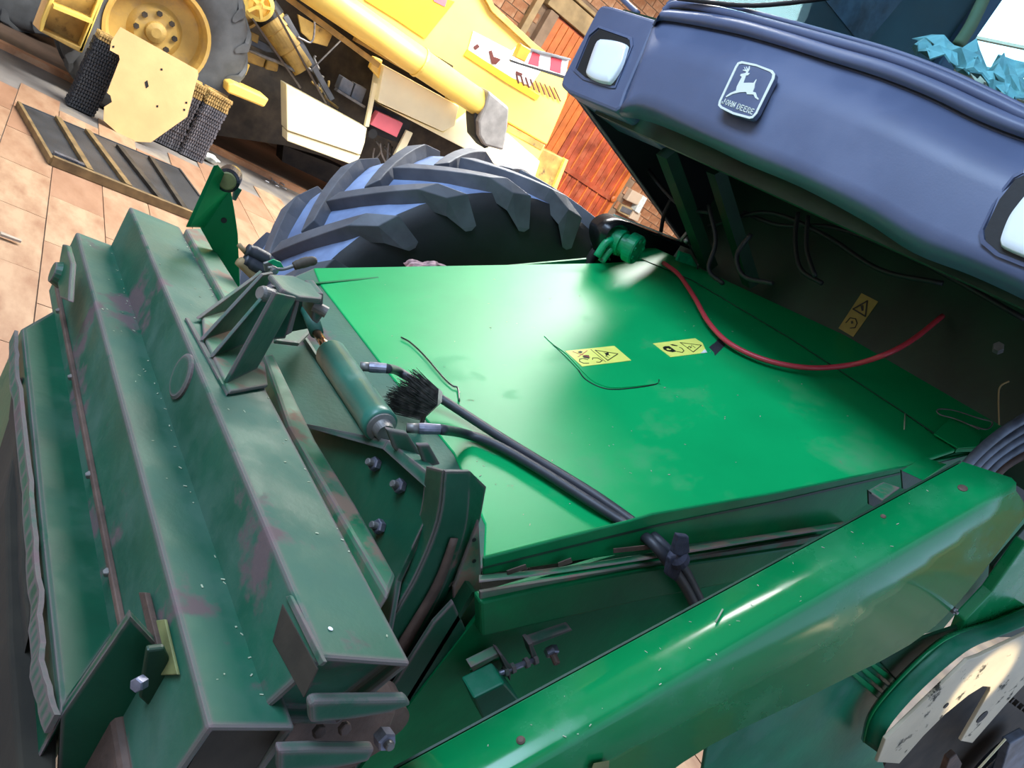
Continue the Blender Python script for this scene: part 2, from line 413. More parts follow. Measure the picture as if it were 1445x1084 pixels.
wl = struct(box('wall_left', (-4.3, -3.2, -.2), (-4, 13.7, 2.9), 'plaster'))
box('wall_part', (-4.3, 4.6, 2.9), (-4, 13.7, 7), 'plaster', wl)
box('wall_part', (-4.3, -3.2, 2.9), (-4, -1.4, 7), 'plaster', wl)
box('wall_part', (-4.3, -1.4, 6.5), (-4, 4.6, 7), 'plaster', wl)
for yy in (.1, 1.6, 3.1): box('window_bar', (-4.2, yy-.04, 2.9), (-4.1, yy+.04, 6.5), 'wood_beam', wl)
# the ceiling is left open over the long skylight and the shed is open to the daylight behind the camera
c = struct(box('ceiling', (-4, 8.3, 6.6), (17, 13.7, 6.8), 'ceiling_mat'))
box('ceiling_panel', (-4, -3.2, 6.6), (17, 5.7, 6.8), 'ceiling_mat', c)
box('ceiling_panel', (-4, 5.7, 6.6), (1.4, 8.3, 6.8), 'ceiling_mat', c)
box('ceiling_panel', (12.5, 5.7, 6.6), (17, 8.3, 6.8), 'ceiling_mat', c)

m, t, b = nt('skylight_pane')
b.inputs['Base Color'].default_value = (.8, .85, .9, 1); b.inputs['Emission Color'].default_value = (.82, .93, 1, 1); b.inputs['Emission Strength'].default_value = 3.5
wn = struct(box('window_1', (1.4, 5.6, 6.72), (12.5, 5.7, 6.85), 'plaster'))
for k in range(8):
    box('pane', (1.42+k*1.385, 5.71, 6.74), (1.42+k*1.385+1.33, 8.29, 6.76), 'skylight_pane', wn)
    box('glazing_bar', (1.42+k*1.385+1.33, 5.7, 6.70), (1.42+k*1.385+1.385, 8.3, 6.80), 'plaster', wn)
# ================================================================== YELLOW COMBINE
YC = root('combine_harvester', (3.5, 10.6, 0), 'yellow combine harvester with open engine side and long unloading tube, behind the green one', 'harvester')
YP = 9.9
def yp(name, px, y=YP, th=.04, mat='yellow_body', bevel=.008, parent=None): return pp(name, px, PY(y), th, mat, parent or YC, bevel)
def tyre(prefix, xc, yn, zc, r, w, rimr, parent, mat, sidemat, rimmat, lugs=22, lugh=.035, disc=.18):
    """a ribbed tractor tyre whose near sidewall lies at y = yn; axis along Y"""
    ax = V(0, 1, 0); c = V(xc, yn, zc)
    prof = [(rimr, .05), (rimr+.03, .02), (r*.72, -.005), (r*.86, .01), (r*.94, .035), (r-lugh*1.15, .075), (r-lugh, w*.3), (r-lugh, w*.7), (r-lugh*1.15, w-.075), (r*.94, w-.035), (r*.72, w), (rimr+.03, w-.02), (rimr, w-.05)]
    t = lathe('tyre', c, ax, prof, mat, parent, seg=64, cap=False, smooth=True)
    if sidemat:
        t.data.materials.append(MATS[sidemat])
        for p in t.data.polygons:
            m_ = p.center
            if m_[1]-yn < .03: p.material_index = 1
    for k in range(lugs):
        for side in (0, 1):
            a0 = 2*math.pi*(k+.5*side)/lugs
            bm = bmesh.new(); secs = []
            N = 7
            for s in range(N):
                u_ = s/(N-1)
                y = (u_*w*.56-.0) if side == 0 else w-u_*w*.56
                ang = a0-(u_**.8)*.42
                rt = r if 0 < s else r*.955
                hw = (.030+.010*(1-u_))*r/.85
                ring = []
                for dr, da, in ((-lugh*1.5, -1.25), (0, -1), (0, 1), (-lugh*1.5, 1.25)):
                    rr = rt+dr; aa = ang+da*hw/r
                    ring.append(bm.verts.new((xc-rr*math.cos(aa), yn+y, zc+rr*math.sin(aa))))
                secs.append(ring)
            # the shoulder end runs down over the sidewall as a rounded tongue
            yo = yn-.012 if side == 0 else yn+w+.012
            ring = []
            for rr0, da in ((r*.80, -.45), (r*.82, -1.15), (r*.82, 1.15), (r*.80, .45)):
                aa = a0+.05+da*hw*1.0/r; ring.append(bm.verts.new((xc-rr0*math.cos(aa), yo, zc+rr0*math.sin(aa))))
            secs.insert(0, ring)
            for a, b in zip(secs, secs[1:]):
                for q in range(4): bm.faces.new((a[q], a[(q+1) % 4], b[(q+1) % 4], b[q]))
            bm.faces.new(secs[0][::-1]); bm.faces.new(secs[-1])
            from_bm('tread_lug', bm, prefix, t, bevel=.008)
    if rimmat:
        rm = lathe('rim', c, ax, [(rimr+.025, .03), (rimr+.025, .01), (rimr-.01, .015), (rimr-.04, .08), (rimr-.06, disc+.04), (rimr*.55, disc+.06), (rimr*.42, disc), (.12, disc), (.001, disc)], rimmat, parent, seg=48, cap=False, smooth=False)
        for k in range(8):
            a = k*math.pi/4+.2
            lathe('wheel_nut', (xc+.19*math.cos(a), yn+disc, zc+.19*math.sin(a)), (0, -1, 0), [(.03, 0), (.03, .03)], 'engine_dark', rm, seg=6)
        lathe('hub', (xc, yn+disc, zc), (0, -1, 0), [(.11, 0), (.10, .05), (.05, .07)], 'yellow_dirty', rm, seg=20)
    return t
wc = at(214, 64, PY(9.8))
tyre('tyre_far', wc[0], 9.72, .95, .96, .62, .50, YC, 'tyre_far', None, 'yellow_rim', lugs=16, lugh=.03)
wc2 = at(12, 5, PY(12.4))
tyre('tyre_far', wc2[0], 12.0, .95, .96, .5, .50, YC, 'tyre_far', None, 'yellow_rim', lugs=16, lugh=.03)
# step box beside the wheel
yp('step_side', [(72, -8), (90, -30), (150, -20), (143, 3), (116, 74), (111, 72), (139, -4), (80, -14)], 9.35, .05)
sb = yp('step_box', [(80, -14), (142, -2), (115, 70), (60, 46)], 9.58, .02, 'yellow_dirty', .002)
bar('shelf', at(74, 6, PY(9.36)), at(128, 28, PY(9.36)), .3, .03, 'yellow_body', sb)
yp('step_side', [(60, 46), (65, 30), (82, -14), (76, -16), (58, 30), (56, 44)], 9.35, .4)
yp('step_side', [(111, 72), (143, -4), (147, -2), (116, 75)], 9.35, .4)
yp('step_side', [(56, 44), (60, 42), (116, 68), (114, 75)], 9.35, .4, 'yellow_dirty')
yp('step_guard', [(46, 34), (56, 8), (62, -10), (80, -20), (60, 28), (57, 45)], 9.45, .03, 'orange_plate')
# body and panels
yp('engine_bay', [(300, -60), (560, -30), (700, 60), (680, 240), (560, 250), (400, 205), (300, 190)], 10.75, .1, 'engine_dark', 0)
yp('lower_side_panel', [(404, 119), (518, 181), (515, 201), (509, 219), (405, 184)], 9.75, .25, 'yellow_overlit', .01)
yp('lower_panel_skirt', [(405, 185), (509, 220), (501, 234), (405, 199)], 9.77, .22, 'yellow_overlit', .01)
yp('middle_side_panel', [(542, 92), (648, 150), (642, 178), (625, 186), (533, 144)], 9.72, .3, 'yellow_overlit', .012)
yp('rear_side_panel', [(533, 146), (625, 187), (660, 160), (718, 190), (762, 228), (752, 260)], 9.8, .3, 'yellow_overlit', .012)
yp('rear_side_panel', [(642, 125), (690, 150), (705, 175), (770, 205), (756, 232), (700, 205), (640, 178)], 9.86, .3, 'yellow_body', .012)
ub = yp('upper_body', [(440, -40), (455, -130), (640, -100), (682, -12), (696, 12), (752, 66), (806, 108), (800, 140), (772, 205), (725, 178), (640, 128), (520, 60)], 10.0, .9, 'yellow_body', .02)
yp('body_rib', [(510, 15), (640, 93), (639, 96), (508, 19)], 9.97, .03, 'engine_dark', 0, ub)
yp('rear_moulding', [(718, 176), (768, 204), (764, 212), (714, 184)], 9.85, .05, 'yellow_dirty', 0, ub)
yp('bright_stripe', [(545, -40), (600, -10), (642, 2), (600, 55), (560, 28), (515, 0), (520, -40)], 9.98, .02, 'yellow_bright', .002, ub)
yp('bright_stripe', [(660, 70), (720, 108), (762, 135), (757, 142), (715, 117), (655, 78)], 9.98, .02, 'yellow_bright', .002, ub)
yp('red_marking', [(608, -15), (634, -8), (628, 10), (612, 2)], 9.97, .02, 'pink_red', .002, ub)
yp('white_marking', [(668, 44), (722, 72), (735, 60), (770, 90), (748, 122), (715, 106), (661, 70)], 9.985, .01, 'signal_white', .001, ub)
for g in ([(668, 66), (674, 62), (677, 66), (671, 71)], [(690, 72), (694, 71), (697, 80), (703, 82), (707, 84), (700, 91), (694, 90)], [(728, 100), (733, 102), (738, 104), (736, 107), (730, 106), (733, 116), (730, 115)]):
    yp('marking_stroke', g, 9.972, .005, 'decal_ink', 0, ub)
for k in range(9):
    x, y = 728+k*6.6, 104+k*2.4
    yp('marking_stroke', [(x, y), (x+2, y+.5), (x+5+k*.8, y+14+k*.8), (x+3+k*.8, y+14+k*.8)], 9.975, .008, 'decal_ink', 0, ub)
yp('roof_edge', [(678, -14), (686, -18), (698, 8), (756, 62), (800, 96), (808, 108), (752, 70), (694, 16)], 9.93, .1, 'yellow_dirty', .005)
# unloading tube
A, B = at(405, -40, PY(9.45)), at(686, 152, PY(9.45))
rr = .165
tb = tube('unloading_tube', [A, A+(B-A)*.62, A+(B-A)*.621, B], [rr*1.02, rr*1.02, rr*1.0, rr*.97], 'yellow_body', YC, seg=28, sm=False)
lathe('tube_flange', A+(B-A)*.62, nrm(B-A), [(rr*1.08, -.015), (rr*1.08, .015)], 'yellow_body', tb, seg=28)
yp('spout_boot', [(690, 128), (719, 152), (717, 180), (711, 213), (684, 206), (676, 192), (675, 172), (684, 150)], 9.27, .3, 'boot_grey', .03)
yp('spout_lip', [(674, 150), (684, 148), (676, 192), (690, 208), (684, 210), (671, 194), (669, 165)], 9.35, .25, 'black_matt', .01)
# frame under the tube
bar('frame_rail', at(380, -22, PY(9.7)), at(534, 92, PY(9.7)), .09, .06, 'yellow_dirty', YC, bevel=.006)
bar('frame_rail', at(400, -30, PY(9.62)), at(545, 62, PY(9.62)), .12, .10, 'grey_metal', YC, bevel=.006)
bar('frame_rail', at(500, 55, PY(9.7)), at(645, 140, PY(9.7)), .10, .04, 'yellow_dirty', YC, bevel=.006)
# engine bay contents
lathe('pulley', at(366, 8, PY(9.95)), (0, -1, 0), [(.16, -.04), (.165, 0), (.12, .01), (.115, -.05), (.05, -.05), (.05, .03), (.03, .03)], 'yellow_body', YC, seg=36)
for k in range(5):
    a = k*1.2566+.3; c0 = at(366, 8, PY(9.93)); bar('pulley_spoke', c0+V(.03*math.cos(a), -.01, .03*math.sin(a)), c0+V(.14*math.cos(a), -.01, .14*math.sin(a)), .03, .03, 'yellow_body', YC, upv=(0, 1, 0))
lathe('pulley', at(338, 6, PY(10.1)), (0, -1, 0), [(.26, -.06), (.27, 0), (.24, .01), (.23, -.05), (.05, -.05)], 'yellow_dirty', YC, seg=36)
A, B = at(382, 28, PY(10.15)), at(424, 92, PY(10.05))
lathe('drive_cylinder', A, B-A, [(.16, 0), (.165, .12), (.15, .13), (.15, .36), (.13, .37), (.12, .62)], 'yellow_dirty', YC, seg=28, smooth=False)
lathe('drive_cylinder_collar', A, B-A, [(.17, -.14), (.175, 0)], 'black_matt', YC, seg=28)
bar('belt', at(356, 26, PY(9.9)), at(424, 124, PY(9.9)), .03, .02, 'belt', YC)
bar('belt', at(388, 14, PY(9.9)), at(460, 146, PY(9.9)), .03, .02, 'belt', YC)
bar('strut', at(402, 22, PY(10.05)), at(468, 140, PY(10.05)), .07, .06, 'grey_metal', YC)
bar('strut', at(438, 100, PY(10.0)), at(482, 56, PY(10.0)), .015, .015, 'dull_steel', YC)
yp('bay_panel', [(420, 20), (470, 48), (462, 66), (440, 60), (425, 46)], 10.3, .04, 'yellow_dirty')
yp('bay_panel', [(330, 32), (366, 50), (364, 62), (332, 45)], 10.2, .04, 'yellow_dirty')
yp('bay_panel', [(338, 66), (376, 82), (372, 96), (338, 84)], 10.1, .15, 'yellow_dirty', .02)
yp('bay_panel', [(378, 84), (394, 90), (392, 102), (374, 98)], 10.1, .15, 'yellow_dirty', .02)
yp('tank_mount', [(333, 83), (353, 92), (347, 107), (333, 100)], 9.95, .05, 'yellow_body')
lathe('mount_hole', at(335, 91, PY(9.94)), (0, -1, 0), [(.03, 0), (.03, .012)], 'black_matt', YC, seg=14)
yp('bay_panel', [(318, 44), (336, 40), (380, 64), (412, 70), (410, 76), (376, 74), (334, 54)], 10.25, .05, 'grey_metal')
yp('step_plate', [(322, 118), (330, 117), (380, 140), (373, 152), (321, 131)], 9.5, .35, 'yellow_body', .02)
tube('hydraulic_pipe', ats([(444, 22), (443, 50), (438, 60), (428, 56), (420, 52)], PY(10.0)), .012, 'steel', YC)
tube('hydraulic_pipe', ats([(324, 62), (350, 70), (372, 80), (398, 90), (416, 100)], PY(10.0)), .02, 'dull_steel', YC)
yp('filter_box', [(484, 108), (500, 118), (494, 137), (477, 126)], 10.0, .15, 'grey_metal', .01)
yp('filter_box', [(502, 118), (518, 126), (510, 147), (495, 138)], 10.0, .15, 'grey_metal', .01)
bar('filter_shelf', at(474, 126, PY(9.98)), at(513, 150, PY(9.98)), .1, .03, 'dull_steel', YC)
bar('post', at(529, 117, PY(9.85)), at(517, 178, PY(9.85)), .05, .05, 'yellow_overlit', YC)
yp('pivot_block', [(528, 80), (540, 85), (536, 112), (522, 96)], 9.8, .08, 'yellow_body', .01)
yp('control_box', [(534, 158), (569, 174), (560, 194), (523, 176)], 9.8, .12, 'pink_red', .006)
yp('control_box_mount', [(528, 148), (580, 172), (572, 206), (520, 186)], 9.95, .05, 'black_matt', .004)
lathe('exhaust_opening', at(525, 188, PY(9.85)), (0, -1, 0), [(.055, 0), (.06, .03)], 'black_matt', YC, seg=18)
for k in range(9):
    x = 528+random.uniform(0, 34); y = 196+random.uniform(0, 14)
    tube('hose', ats([(x, y), (x+random.uniform(-8, 12), y+14), (x+random.uniform(-10, 10), y+30)], PY(10.0+.03*k)), .012, random.choice(['dull_steel', 'black_matt', 'grey_metal']), YC)
for k in range(7):
    x = 438+random.uniform(0, 40); y = 75+random.uniform(0, 55)
    tube('hose', ats([(x, y), (x+random.uniform(-8, 16), y+random.uniform(2, 14)), (x+random.uniform(-10, 18), y+random.uniform(8, 26))], PY(10.3)), .016, random.choice(['dull_steel', 'yellow_dirty', 'grey_metal']), YC)
yp('rear_frame', [(574, 184), (583, 188), (566, 225), (556, 220)], 9.9, .05, 'yellow_overlit')
yp('rear_frame', [(560, 236), (575, 200), (650, 235), (640, 260)], 11.6, .05, 'brick_pale')
yp('spreader_hood', [(762, 208), (800, 226), (798, 232), (778, 279), (752, 262), (746, 258)], 10.1, .5, 'yellow_dirty', .01)
yp('spreader_rim', [(798, 224), (802, 226), (780, 281), (775, 279)], 10.05, .08, 'yellow_body', .004)
yp('underframe', [(400, 205), (470, 232), (560, 275), (540, 300), (470, 262), (398, 228)], 11.2, .3, 'engine_dark', 0)
box('axle', (wc[0], 10.2, .8), (wc[0]+.3, 12.2, 1.1), 'engine_dark', YC)
box('chassis', (wc[0]+.3, 10.8, .75), (7.4, 12.6, 1.4), 'engine_dark', YC)
# marker board on the rear arm
mb = yp('marker_board', [(746, 70), (803, 84), (797, 108), (739, 90)], 9.6, .03, 'signal_white', .003)
yp('red_band', [(752, 73), (762, 77), (760, 94), (745, 90)], 9.595, .005, 'signal_red', 0, mb)
yp('red_band', [(778, 80), (793, 84), (791, 104), (776, 99)], 9.595, .005, 'signal_red', 0, mb)
yp('board_edge', [(738, 90), (797, 107), (795, 111), (722, 88), (720, 84)], 9.56, .05, 'black_matt', .003, mb)
yp('board_edge', [(749, 68), (806, 83), (805, 86), (748, 71)], 9.56, .05, 'grey_metal', .003, mb)
yp('amber_lamp', [(736, 62), (750, 70), (741, 88), (727, 81)], 9.55, .1, 'amber', .012)

# ================================================================== LOOSE THINGS AROUND THE YELLOW COMBINE
def add_sieve(name, x0, x1, y0, y1, z, h, mat):
    bm = bmesh.new(); add_box(bm, (x0, y0, z), (x1, y1, z+h*.62))
    k = x0+.012
    while k < x1-.012:
        add_box(bm, (k, y0-.012, z+h*.1), (k+.013, y0+.004, z+h*.9)); k += .024
    k = y0+.03
    while k < y1-.03:
        add_box(bm, (x0-.010, k, z+h*.1), (x0+.004, k+.02, z+h*.9)); k += .045
    add_box(bm, (x0, y0+.02, z+h*.62), (x1, y0+.05, z+h*.98)); add_box(bm, (x0, y1-.05, z+h*.62), (x1, y1-.02, z+h*.98))
    return from_bm(name, bm, mat)
ORD = 'topmost second third fourth fifth sixth seventh eighth ninth tenth eleventh twelfth thirteenth fourteenth fifteenth sixteenth seventeenth eighteenth nineteenth twentieth twenty-first twenty-second'.split()
def stack(x0, x1, y0, y1, top, n, nyel, where, grp):
    h = top/n; objs = {}
    for k in range(n):
        mat = 'sieve_yellow' if k >= n-nyel else ('sieve_black' if where.startswith('left') else 'sieve_grey')
        j = random.uniform(-.006, .006)
        if mat not in objs: o = objs[mat] = add_sieve('sieve', x0, x1, y0, y1, 0, h, mat)
        else: o = objs[mat].copy(); COL.objects.link(o)
        o.location = (j, random.uniform(-.006, .006), k*h+.001)
        nm = ORD[n-1-k]; tag(o, '%s sieve from the top of the %s, %s' % (nm, where, 'rust-yellow' if mat == 'sieve_yellow' else 'dark toothed'), 'sieve', grp)
a0 = at(297, 127, PY(9.35)); a1 = at(328, 146, PY(9.35)); 
b0 = at(272, 112, PY(9.35)); b1 = at(294, 126, PY(9.35))
stack(a0[0], a1[0], 9.35, 9.66, a0[2], 20, 4, 'right-hand stack', 'sieves stacked right of the leaning plate')
stack(b0[0]-.1, b1[0], 9.38, 9.68, b1[2], 20, 4, 'middle stack behind the orange plate', 'sieves stacked behind the leaning plate')
c0 = at(141, 44, PY(9.15)); c1 = at(172, 60, PY(9.15))
stack(c0[0], c1[0]+.05, 9.12, 9.32, c0[2], 22, 2, 'left stack', 'sieves stacked left of the leaning plate')
# leaning plate
lp = (V(0, 8.93, .0), nrm(V(0, -1, .10)))
P = [(170, 38), (279, 99), (280, 106), (264, 165), (213, 201), (190, 200), (165, 187), (146, 170), (147, 151), (158, 144), (156, 135), (151, 131), (169, 84), (168, 78), (155, 71), (157, 58)]
o = pp('leaning_plate', P, lp, .006, 'orange_plate', None); tag(o, 'flat pale orange metal plate with notched edge leaning on the sieve stacks', 'metal plate')
pp('hole', [(204, 116), (208, 113), (210, 122), (206, 125)], (lp[0]+V(0, -.002, 0), lp[1]), .001, 'black_matt', o)
for hx, hy in ((160, 66), (228, 98), (263, 145), (260, 155), (222, 150)):
    pp('hole', [(hx-1.5, hy-1.5), (hx+1.5, hy-1.5), (hx+1.5, hy+1.5), (hx-1.5, hy+1.5)], (lp[0]+V(0, -.002, 0), lp[1]), .001, 'black_matt', o)
# the black sieve lying on the tiles
SR = root('divided_sieve', (1.7, 7.7, 0), 'large black divided sieve with brown frame lying flat on the floor tiles', 'sieve')
q = [at(28, 142, PZ(.06)), at(75, 222, PZ(.06)), at(300, 312, PZ(.06)), at(283, 275, PZ(.06)), at(254, 236, PZ(.06))]
prism('sieve_bed', [p-V(0, 0, .02) for p in q], V(0, 0, -.03), 'sieve_black', SR)
def edge(a, b, w=.03, h=.06, mat='sieve_frame'):
    a = a.copy(); b = b.copy(); a[2] = b[2] = h/2+.002; return bar('frame_bar', a, b, w, h, mat, SR, bevel=.003)
edge(q[0], q[1], .03, .05); edge(q[1], q[2], .045, .07); edge(q[0], q[4], .02, .045, 'sieve_black'); edge(q[4], q[3], .02, .05, 'sieve_black')
for (x0, y0, x1, y1) in ((82, 166, 127, 240), (124, 184, 182, 262), (168, 206, 228, 282), (213, 222, 262, 296)):
    a, b = at(x0, y0, PZ(.06)), at(x1, y1, PZ(.06)); a[2] = b[2] = .045
    bar('divider', a, b, .05, .05, 'sieve_frame' if x0 < 150 else 'engine_dark', SR, bevel=.002)
bm = bmesh.new(); a, b = at(77, 217, PZ(.06)), at(122, 236, PZ(.06))
for k in range(22):
    p = a+(b-a)*k/22; add_box(bm, (p[0], p[1]+.01, .035), (p[0]+.008, p[1]+.07, .066))
o = from_bm('comb_teeth', bm, 'sieve_grey', SR); o['kind'] = 'stuff'
# scraps on the floor
SPX = [(377, 257), (383, 252), (386, 256), (390, 259), (396, 256), (399, 260), (401, 266), (391, 263)]
for k, (x, y) in enumerate(SPX):
    p = at(x, y, PZ(.01)); a = random.uniform(0, 3.1); d = V(math.cos(a), math.sin(a), 0)
    o = tube('metal_scrap', [p-d*.03, p+V(0, 0, .006), p+d*.035], .008, 'steel', None, seg=6, sub=2)
    tag(o, 'small shiny metal scrap in the scatter on the grey floor before the tyre', 'scrap', 'shiny scraps on the floor')
p0, p1 = at(0, 331, PZ(.015)), at(29, 342, PZ(.015))
o = prism('splinter', [p0-V(0, .02, 0), p1-V(0, .012, 0), p1+V(.0, .012, 0), p0+V(0, .02, 0)], V(0, 0, .012), 'grey_splinter', None); tag(o, 'grey wooden splinter on the tiles at the left edge', 'splinter')
p0 = at(297, 222, PZ(.05))
bm = bmesh.new(); bmesh.ops.create_icosphere(bm, subdivisions=3, radius=1)
for v in bm.verts:
    s = 1+.25*math.sin(v.co.x*7)+.2*math.cos(v.co.y*9+v.co.z*5); v.co = Vector((p0[0]+v.co.x*.09*s, p0[1]+v.co.y*.07*s, .045+v.co.z*.045))
o = from_bm('crumpled_bag', bm, 'paper_white', None, smooth=True); tag(o, 'crumpled whitish bag on the floor at the foot of the right sieve stack', 'bag')
# switch gear on the brick wall
sg = root('switch_box', tuple(at(890, 295, PY(13.35))), 'beige electrical switch boxes on the brick wall beside the red door', 'switch')
def wp(name, px, y, th, mat, bevel=.01): return pp(name, px, PY(y), th, mat, sg, bevel)
wp('box_cover', [(893, 268), (910, 277), (905, 292), (884, 283)], 13.22, .16, 'switch_beige', .02)
wp('box_cover', [(908, 276), (914, 280), (902, 302), (896, 298)], 13.2, .18, 'paper_white', .01)
wp('back_box', [(878, 288), (896, 296), (889, 308), (872, 299)], 13.3, .08, 'wood_beam')
wp('back_box_window', [(879, 291), (893, 297), (889, 304), (875, 298)], 13.285, .02, 'grey_metal')
wp('box_cover', [(896, 296), (905, 301), (900, 313), (888, 308)], 13.25, .14, 'switch_beige')
#GREEN
# ================================================================== GREEN COMBINE
G = root('combine_harvester', (2.0, 1.5, 0), 'green combine harvester with sloping feeder deck and dark cab nose, filling the foreground', 'harvester')
YB = V(0, 1, 0)
# ---- front attachment beams
def bx(name, lo, hi, mat, bevel=.008, parent=G): return box(name, lo, hi, mat, parent, bevel)
def hollow_beam(name, x0, x1, y0, y1, z0, z1, t, mat, cut=.015):
    bm = bmesh.new()
    o_ = [(x0, z0), (x1, z0), (x1, z1), (x0, z1)]; i_ = [(x0+t, z0+t), (x1-t, z0+t), (x1-t, z1-t), (x0+t, z1-t)]
    yi = y0+.022
    fo = [bm.verts.new((x, y0 if z == z1 else y0+cut, z)) for x, z in o_]; fi = [bm.verts.new((x, y0+(.003 if z > (z0+z1)/2 else cut), z)) for x, z in i_]
    bi = [bm.verts.new((x, yi+(0 if z > (z0+z1)/2 else cut), z)) for x, z in i_]; bo = [bm.verts.new((x, y1, z)) for x, z in o_]
    for k in range(4):
        j = (k+1) % 4
        bm.faces.new((fo[k], fo[j], fi[j], fi[k])); bm.faces.new((fi[k], fi[j], bi[j], bi[k])); bm.faces.new((fo[k], bo[k], bo[j], fo[j]))
    bm.faces.new(bi); bm.faces.new(bo)
    return from_bm(name, bm, mat, G, bevel=.007)
hollow_beam('upper_beam', .533, .661, .625, 2.135, .985, 1.14, .010, 'green_worn', .05)
hollow_beam('lower_beam', .452, .560, .628, 2.14, .86, 1.03, .010, 'green_worn')
bx('beam_cap', (.463, .638, .872), (.549, .646, 1.018), 'engine_dark', 0)
# doubler plate and round boss on the upper beam
pp('doubler_strip', [(262, 448), (267, 449), (327, 550), (321, 556)], PZ(1.145), .004, 'green_worn', G)
lathe('round_boss', at(258, 532, PX(.533)), (-1, 0, 0), [(.042, 0), (.042, .004), (.037, .007)], 'green_worn', G, seg=28)
pp('end_gusset', [(402, 842), (409, 840), (457, 934), (450, 940)], PX(.528), .005, 'green_worn', G, .001)
pp('end_flap', [(398, 852), (448, 944), (428, 985), (384, 905)], PX(.532), .002, 'engine_dark', G, .001)
bx('seam_strip', (.443, .80, .905), (.452, 2.06, .915), 'rust_brown', .002)
for y in (1.93, 1.62, 1.28, 1.03): hexbolt('strip_bolt', V(.446, y, .903), (-.6, 0, .8), .007, .008, 'dull_steel', G)
# ---- lower front panel with torn lip and rubber skirt
pn = PZ(.87)
bm = bmesh.new()
ring = ats([(31, 462), (88, 430), (112, 424), (196, 830), (184, 870), (86, 1012), (60, 760), (45, 600)], pn)
add_prism(bm, ring, V(.005, 0, -.30)); from_bm('lower_panel', bm, 'green_frame', G, bevel=.008)
lip = smooth_path(ats([(26, 468), (28, 520), (40, 620), (52, 740), (62, 850), (66, 930), (84, 1008)], PZ(.875)), 6)
lip = [p+V(random.uniform(-.002, .002), 0, random.uniform(-.002, .002)) for p in lip]
bm = bmesh.new()
for a, b in zip(lip, lip[1:]): add_prism(bm, [a, a-V(.007, 0, 0), b-V(.007, 0, 0), b], V(0, 0, -.03))
from_bm('torn_lip', bm, 'green_worn', G)
sk = [(20, 520), (30, 500), (40, 600), (58, 760), (66, 930), (82, 1010), (80, 1140), (30, 1140), (12, 900), (8, 700), (18, 640)]
prism('rubber_skirt', ats(sk, PZ(.80)), V(.01, 0, -.25), 'skirt_rubber', G, .006)
prism('rubber_skirt', ats([(18, 560), (26, 480), (34, 500), (46, 640), (56, 800), (40, 900), (30, 800), (28, 700)], PZ(.83)), V(.01, 0, -.05), 'skirt_rubber', G, .004)
for (x, y) in ((34, 540), (40, 680), (54, 822)): hexbolt('skirt_bolt', at(x, y, PZ(.845)), (-1, 0, .3), .007, .01, 'rust_brown', G)
# lamp-like bracket at the far left end of the lower beam
pp('end_bracket', [(88, 344), (93, 345), (100, 370), (98, 395), (96, 425), (84, 420), (80, 395), (84, 365)], PX(.40), .012, 'green_frame', G, .003)
pp('end_bracket', [(84, 400), (112, 400), (110, 424), (86, 424)], PY(2.03), .012, 'green_frame', G, .003)
lathe('bracket_knob', at(86, 388, PX(.405)), (-1, 0, 0), [(.028, -.01), (.03, .0), (.022, .018)], 'green_frame', G, seg=18)
pp('bracket_pad', [(100, 372), (108, 378), (112, 396), (99, 396)], PY(2.04), .02, 'dull_steel', G, .003)
# bracket with bolt at the near left
pp('end_plate', [(207, 918), (232, 915), (250, 955), (250, 990), (215, 1002), (196, 985)], PY(.76), .01, 'green_dark', G, .003)
pp('rusty_strip', [(195, 836), (204, 836), (224, 918), (215, 922)], PX(.440), .008, 'rust_brown', G, .001)
pp('pale_block', [(216, 876), (232, 874), (250, 952), (226, 953)], PX(.446), .004, 'yellowish_block', G, .001)
hexbolt('bracket_bolt', at(202, 962, PY(.74)), (-.75, -.6, .1), .009, .014, 'zinc', G)
prism('end_skin', ats([(86, 1012), (184, 870), (240, 930), (285, 1050), (290, 1120), (80, 1130)], PY(.80)), V(0, .012, 0), 'green_frame', G)
bx('beam_mount', (.44, .60, .70), (.60, .9, .865), 'rust_brown', .01)

# ---- hook plate at the far end of the upper beam
hk = PY(1.98)
pp('hook_plate', [(283, 322), (302, 288), (324, 258), (331, 296), (336, 330), (339, 408), (322, 398), (303, 358)], hk, .014, 'green_side', G, .003)
a_ = ats([(301, 233), (261, 321)], PY(1.90)); b_ = ats([(283, 322), (324, 262)], PY(1.98))
prism('hook_flange', [a_[0], a_[1], b_[0], b_[1]], V(.010, .003, .006), 'green_side', G, .003)
pp('hook_flange', [(331, 262), (342, 268), (333, 284), (328, 282)], PY(2.02), .01, 'green_frame', G, .002)
lathe('hook_hole', at(316, 311, PY(1.979)), (0, -1, 0), [(.007, 0), (.007, .001)], 'black_matt', G, seg=14)
bc = at(324, 250, PY(1.97))
lathe('hook_roller', bc, nrm(V(-.35, -.95, -.1)), [(.026, -.02), (.028, 0), (.028, .035), (.022, .038), (.016, .038), (.013, .02)], 'black_gloss', G, seg=24)
lathe('roller_ring', bc, nrm(V(-.35, -.95, -.1)), [(.018, .036), (.021, .040), (.018, .042)], 'yellowish_block', G, seg=24)
# ---- face rail
prism('face_rail', ats([(372, 500), (386, 498), (447, 622), (503, 712), (560, 812), (549, 842), (407, 600)], PZ(1.06)), V(0, 0, -.06), 'green_rusty', G, .008)
prism('face_rail', ats([(262, 322), (284, 321), (345, 416), (324, 436)], PZ(1.155)), V(0, 0, -.05), 'green_rusty', G, .006)
pp('face_sheet', [(444, 378), (456, 402), (537, 508), (644, 640), (700, 760), (684, 800), (600, 840), (540, 800), (447, 640), (392, 540), (372, 505), (365, 470), (392, 400)], up_off(DECKP, -.003), .01, 'green_worn', G, .002)

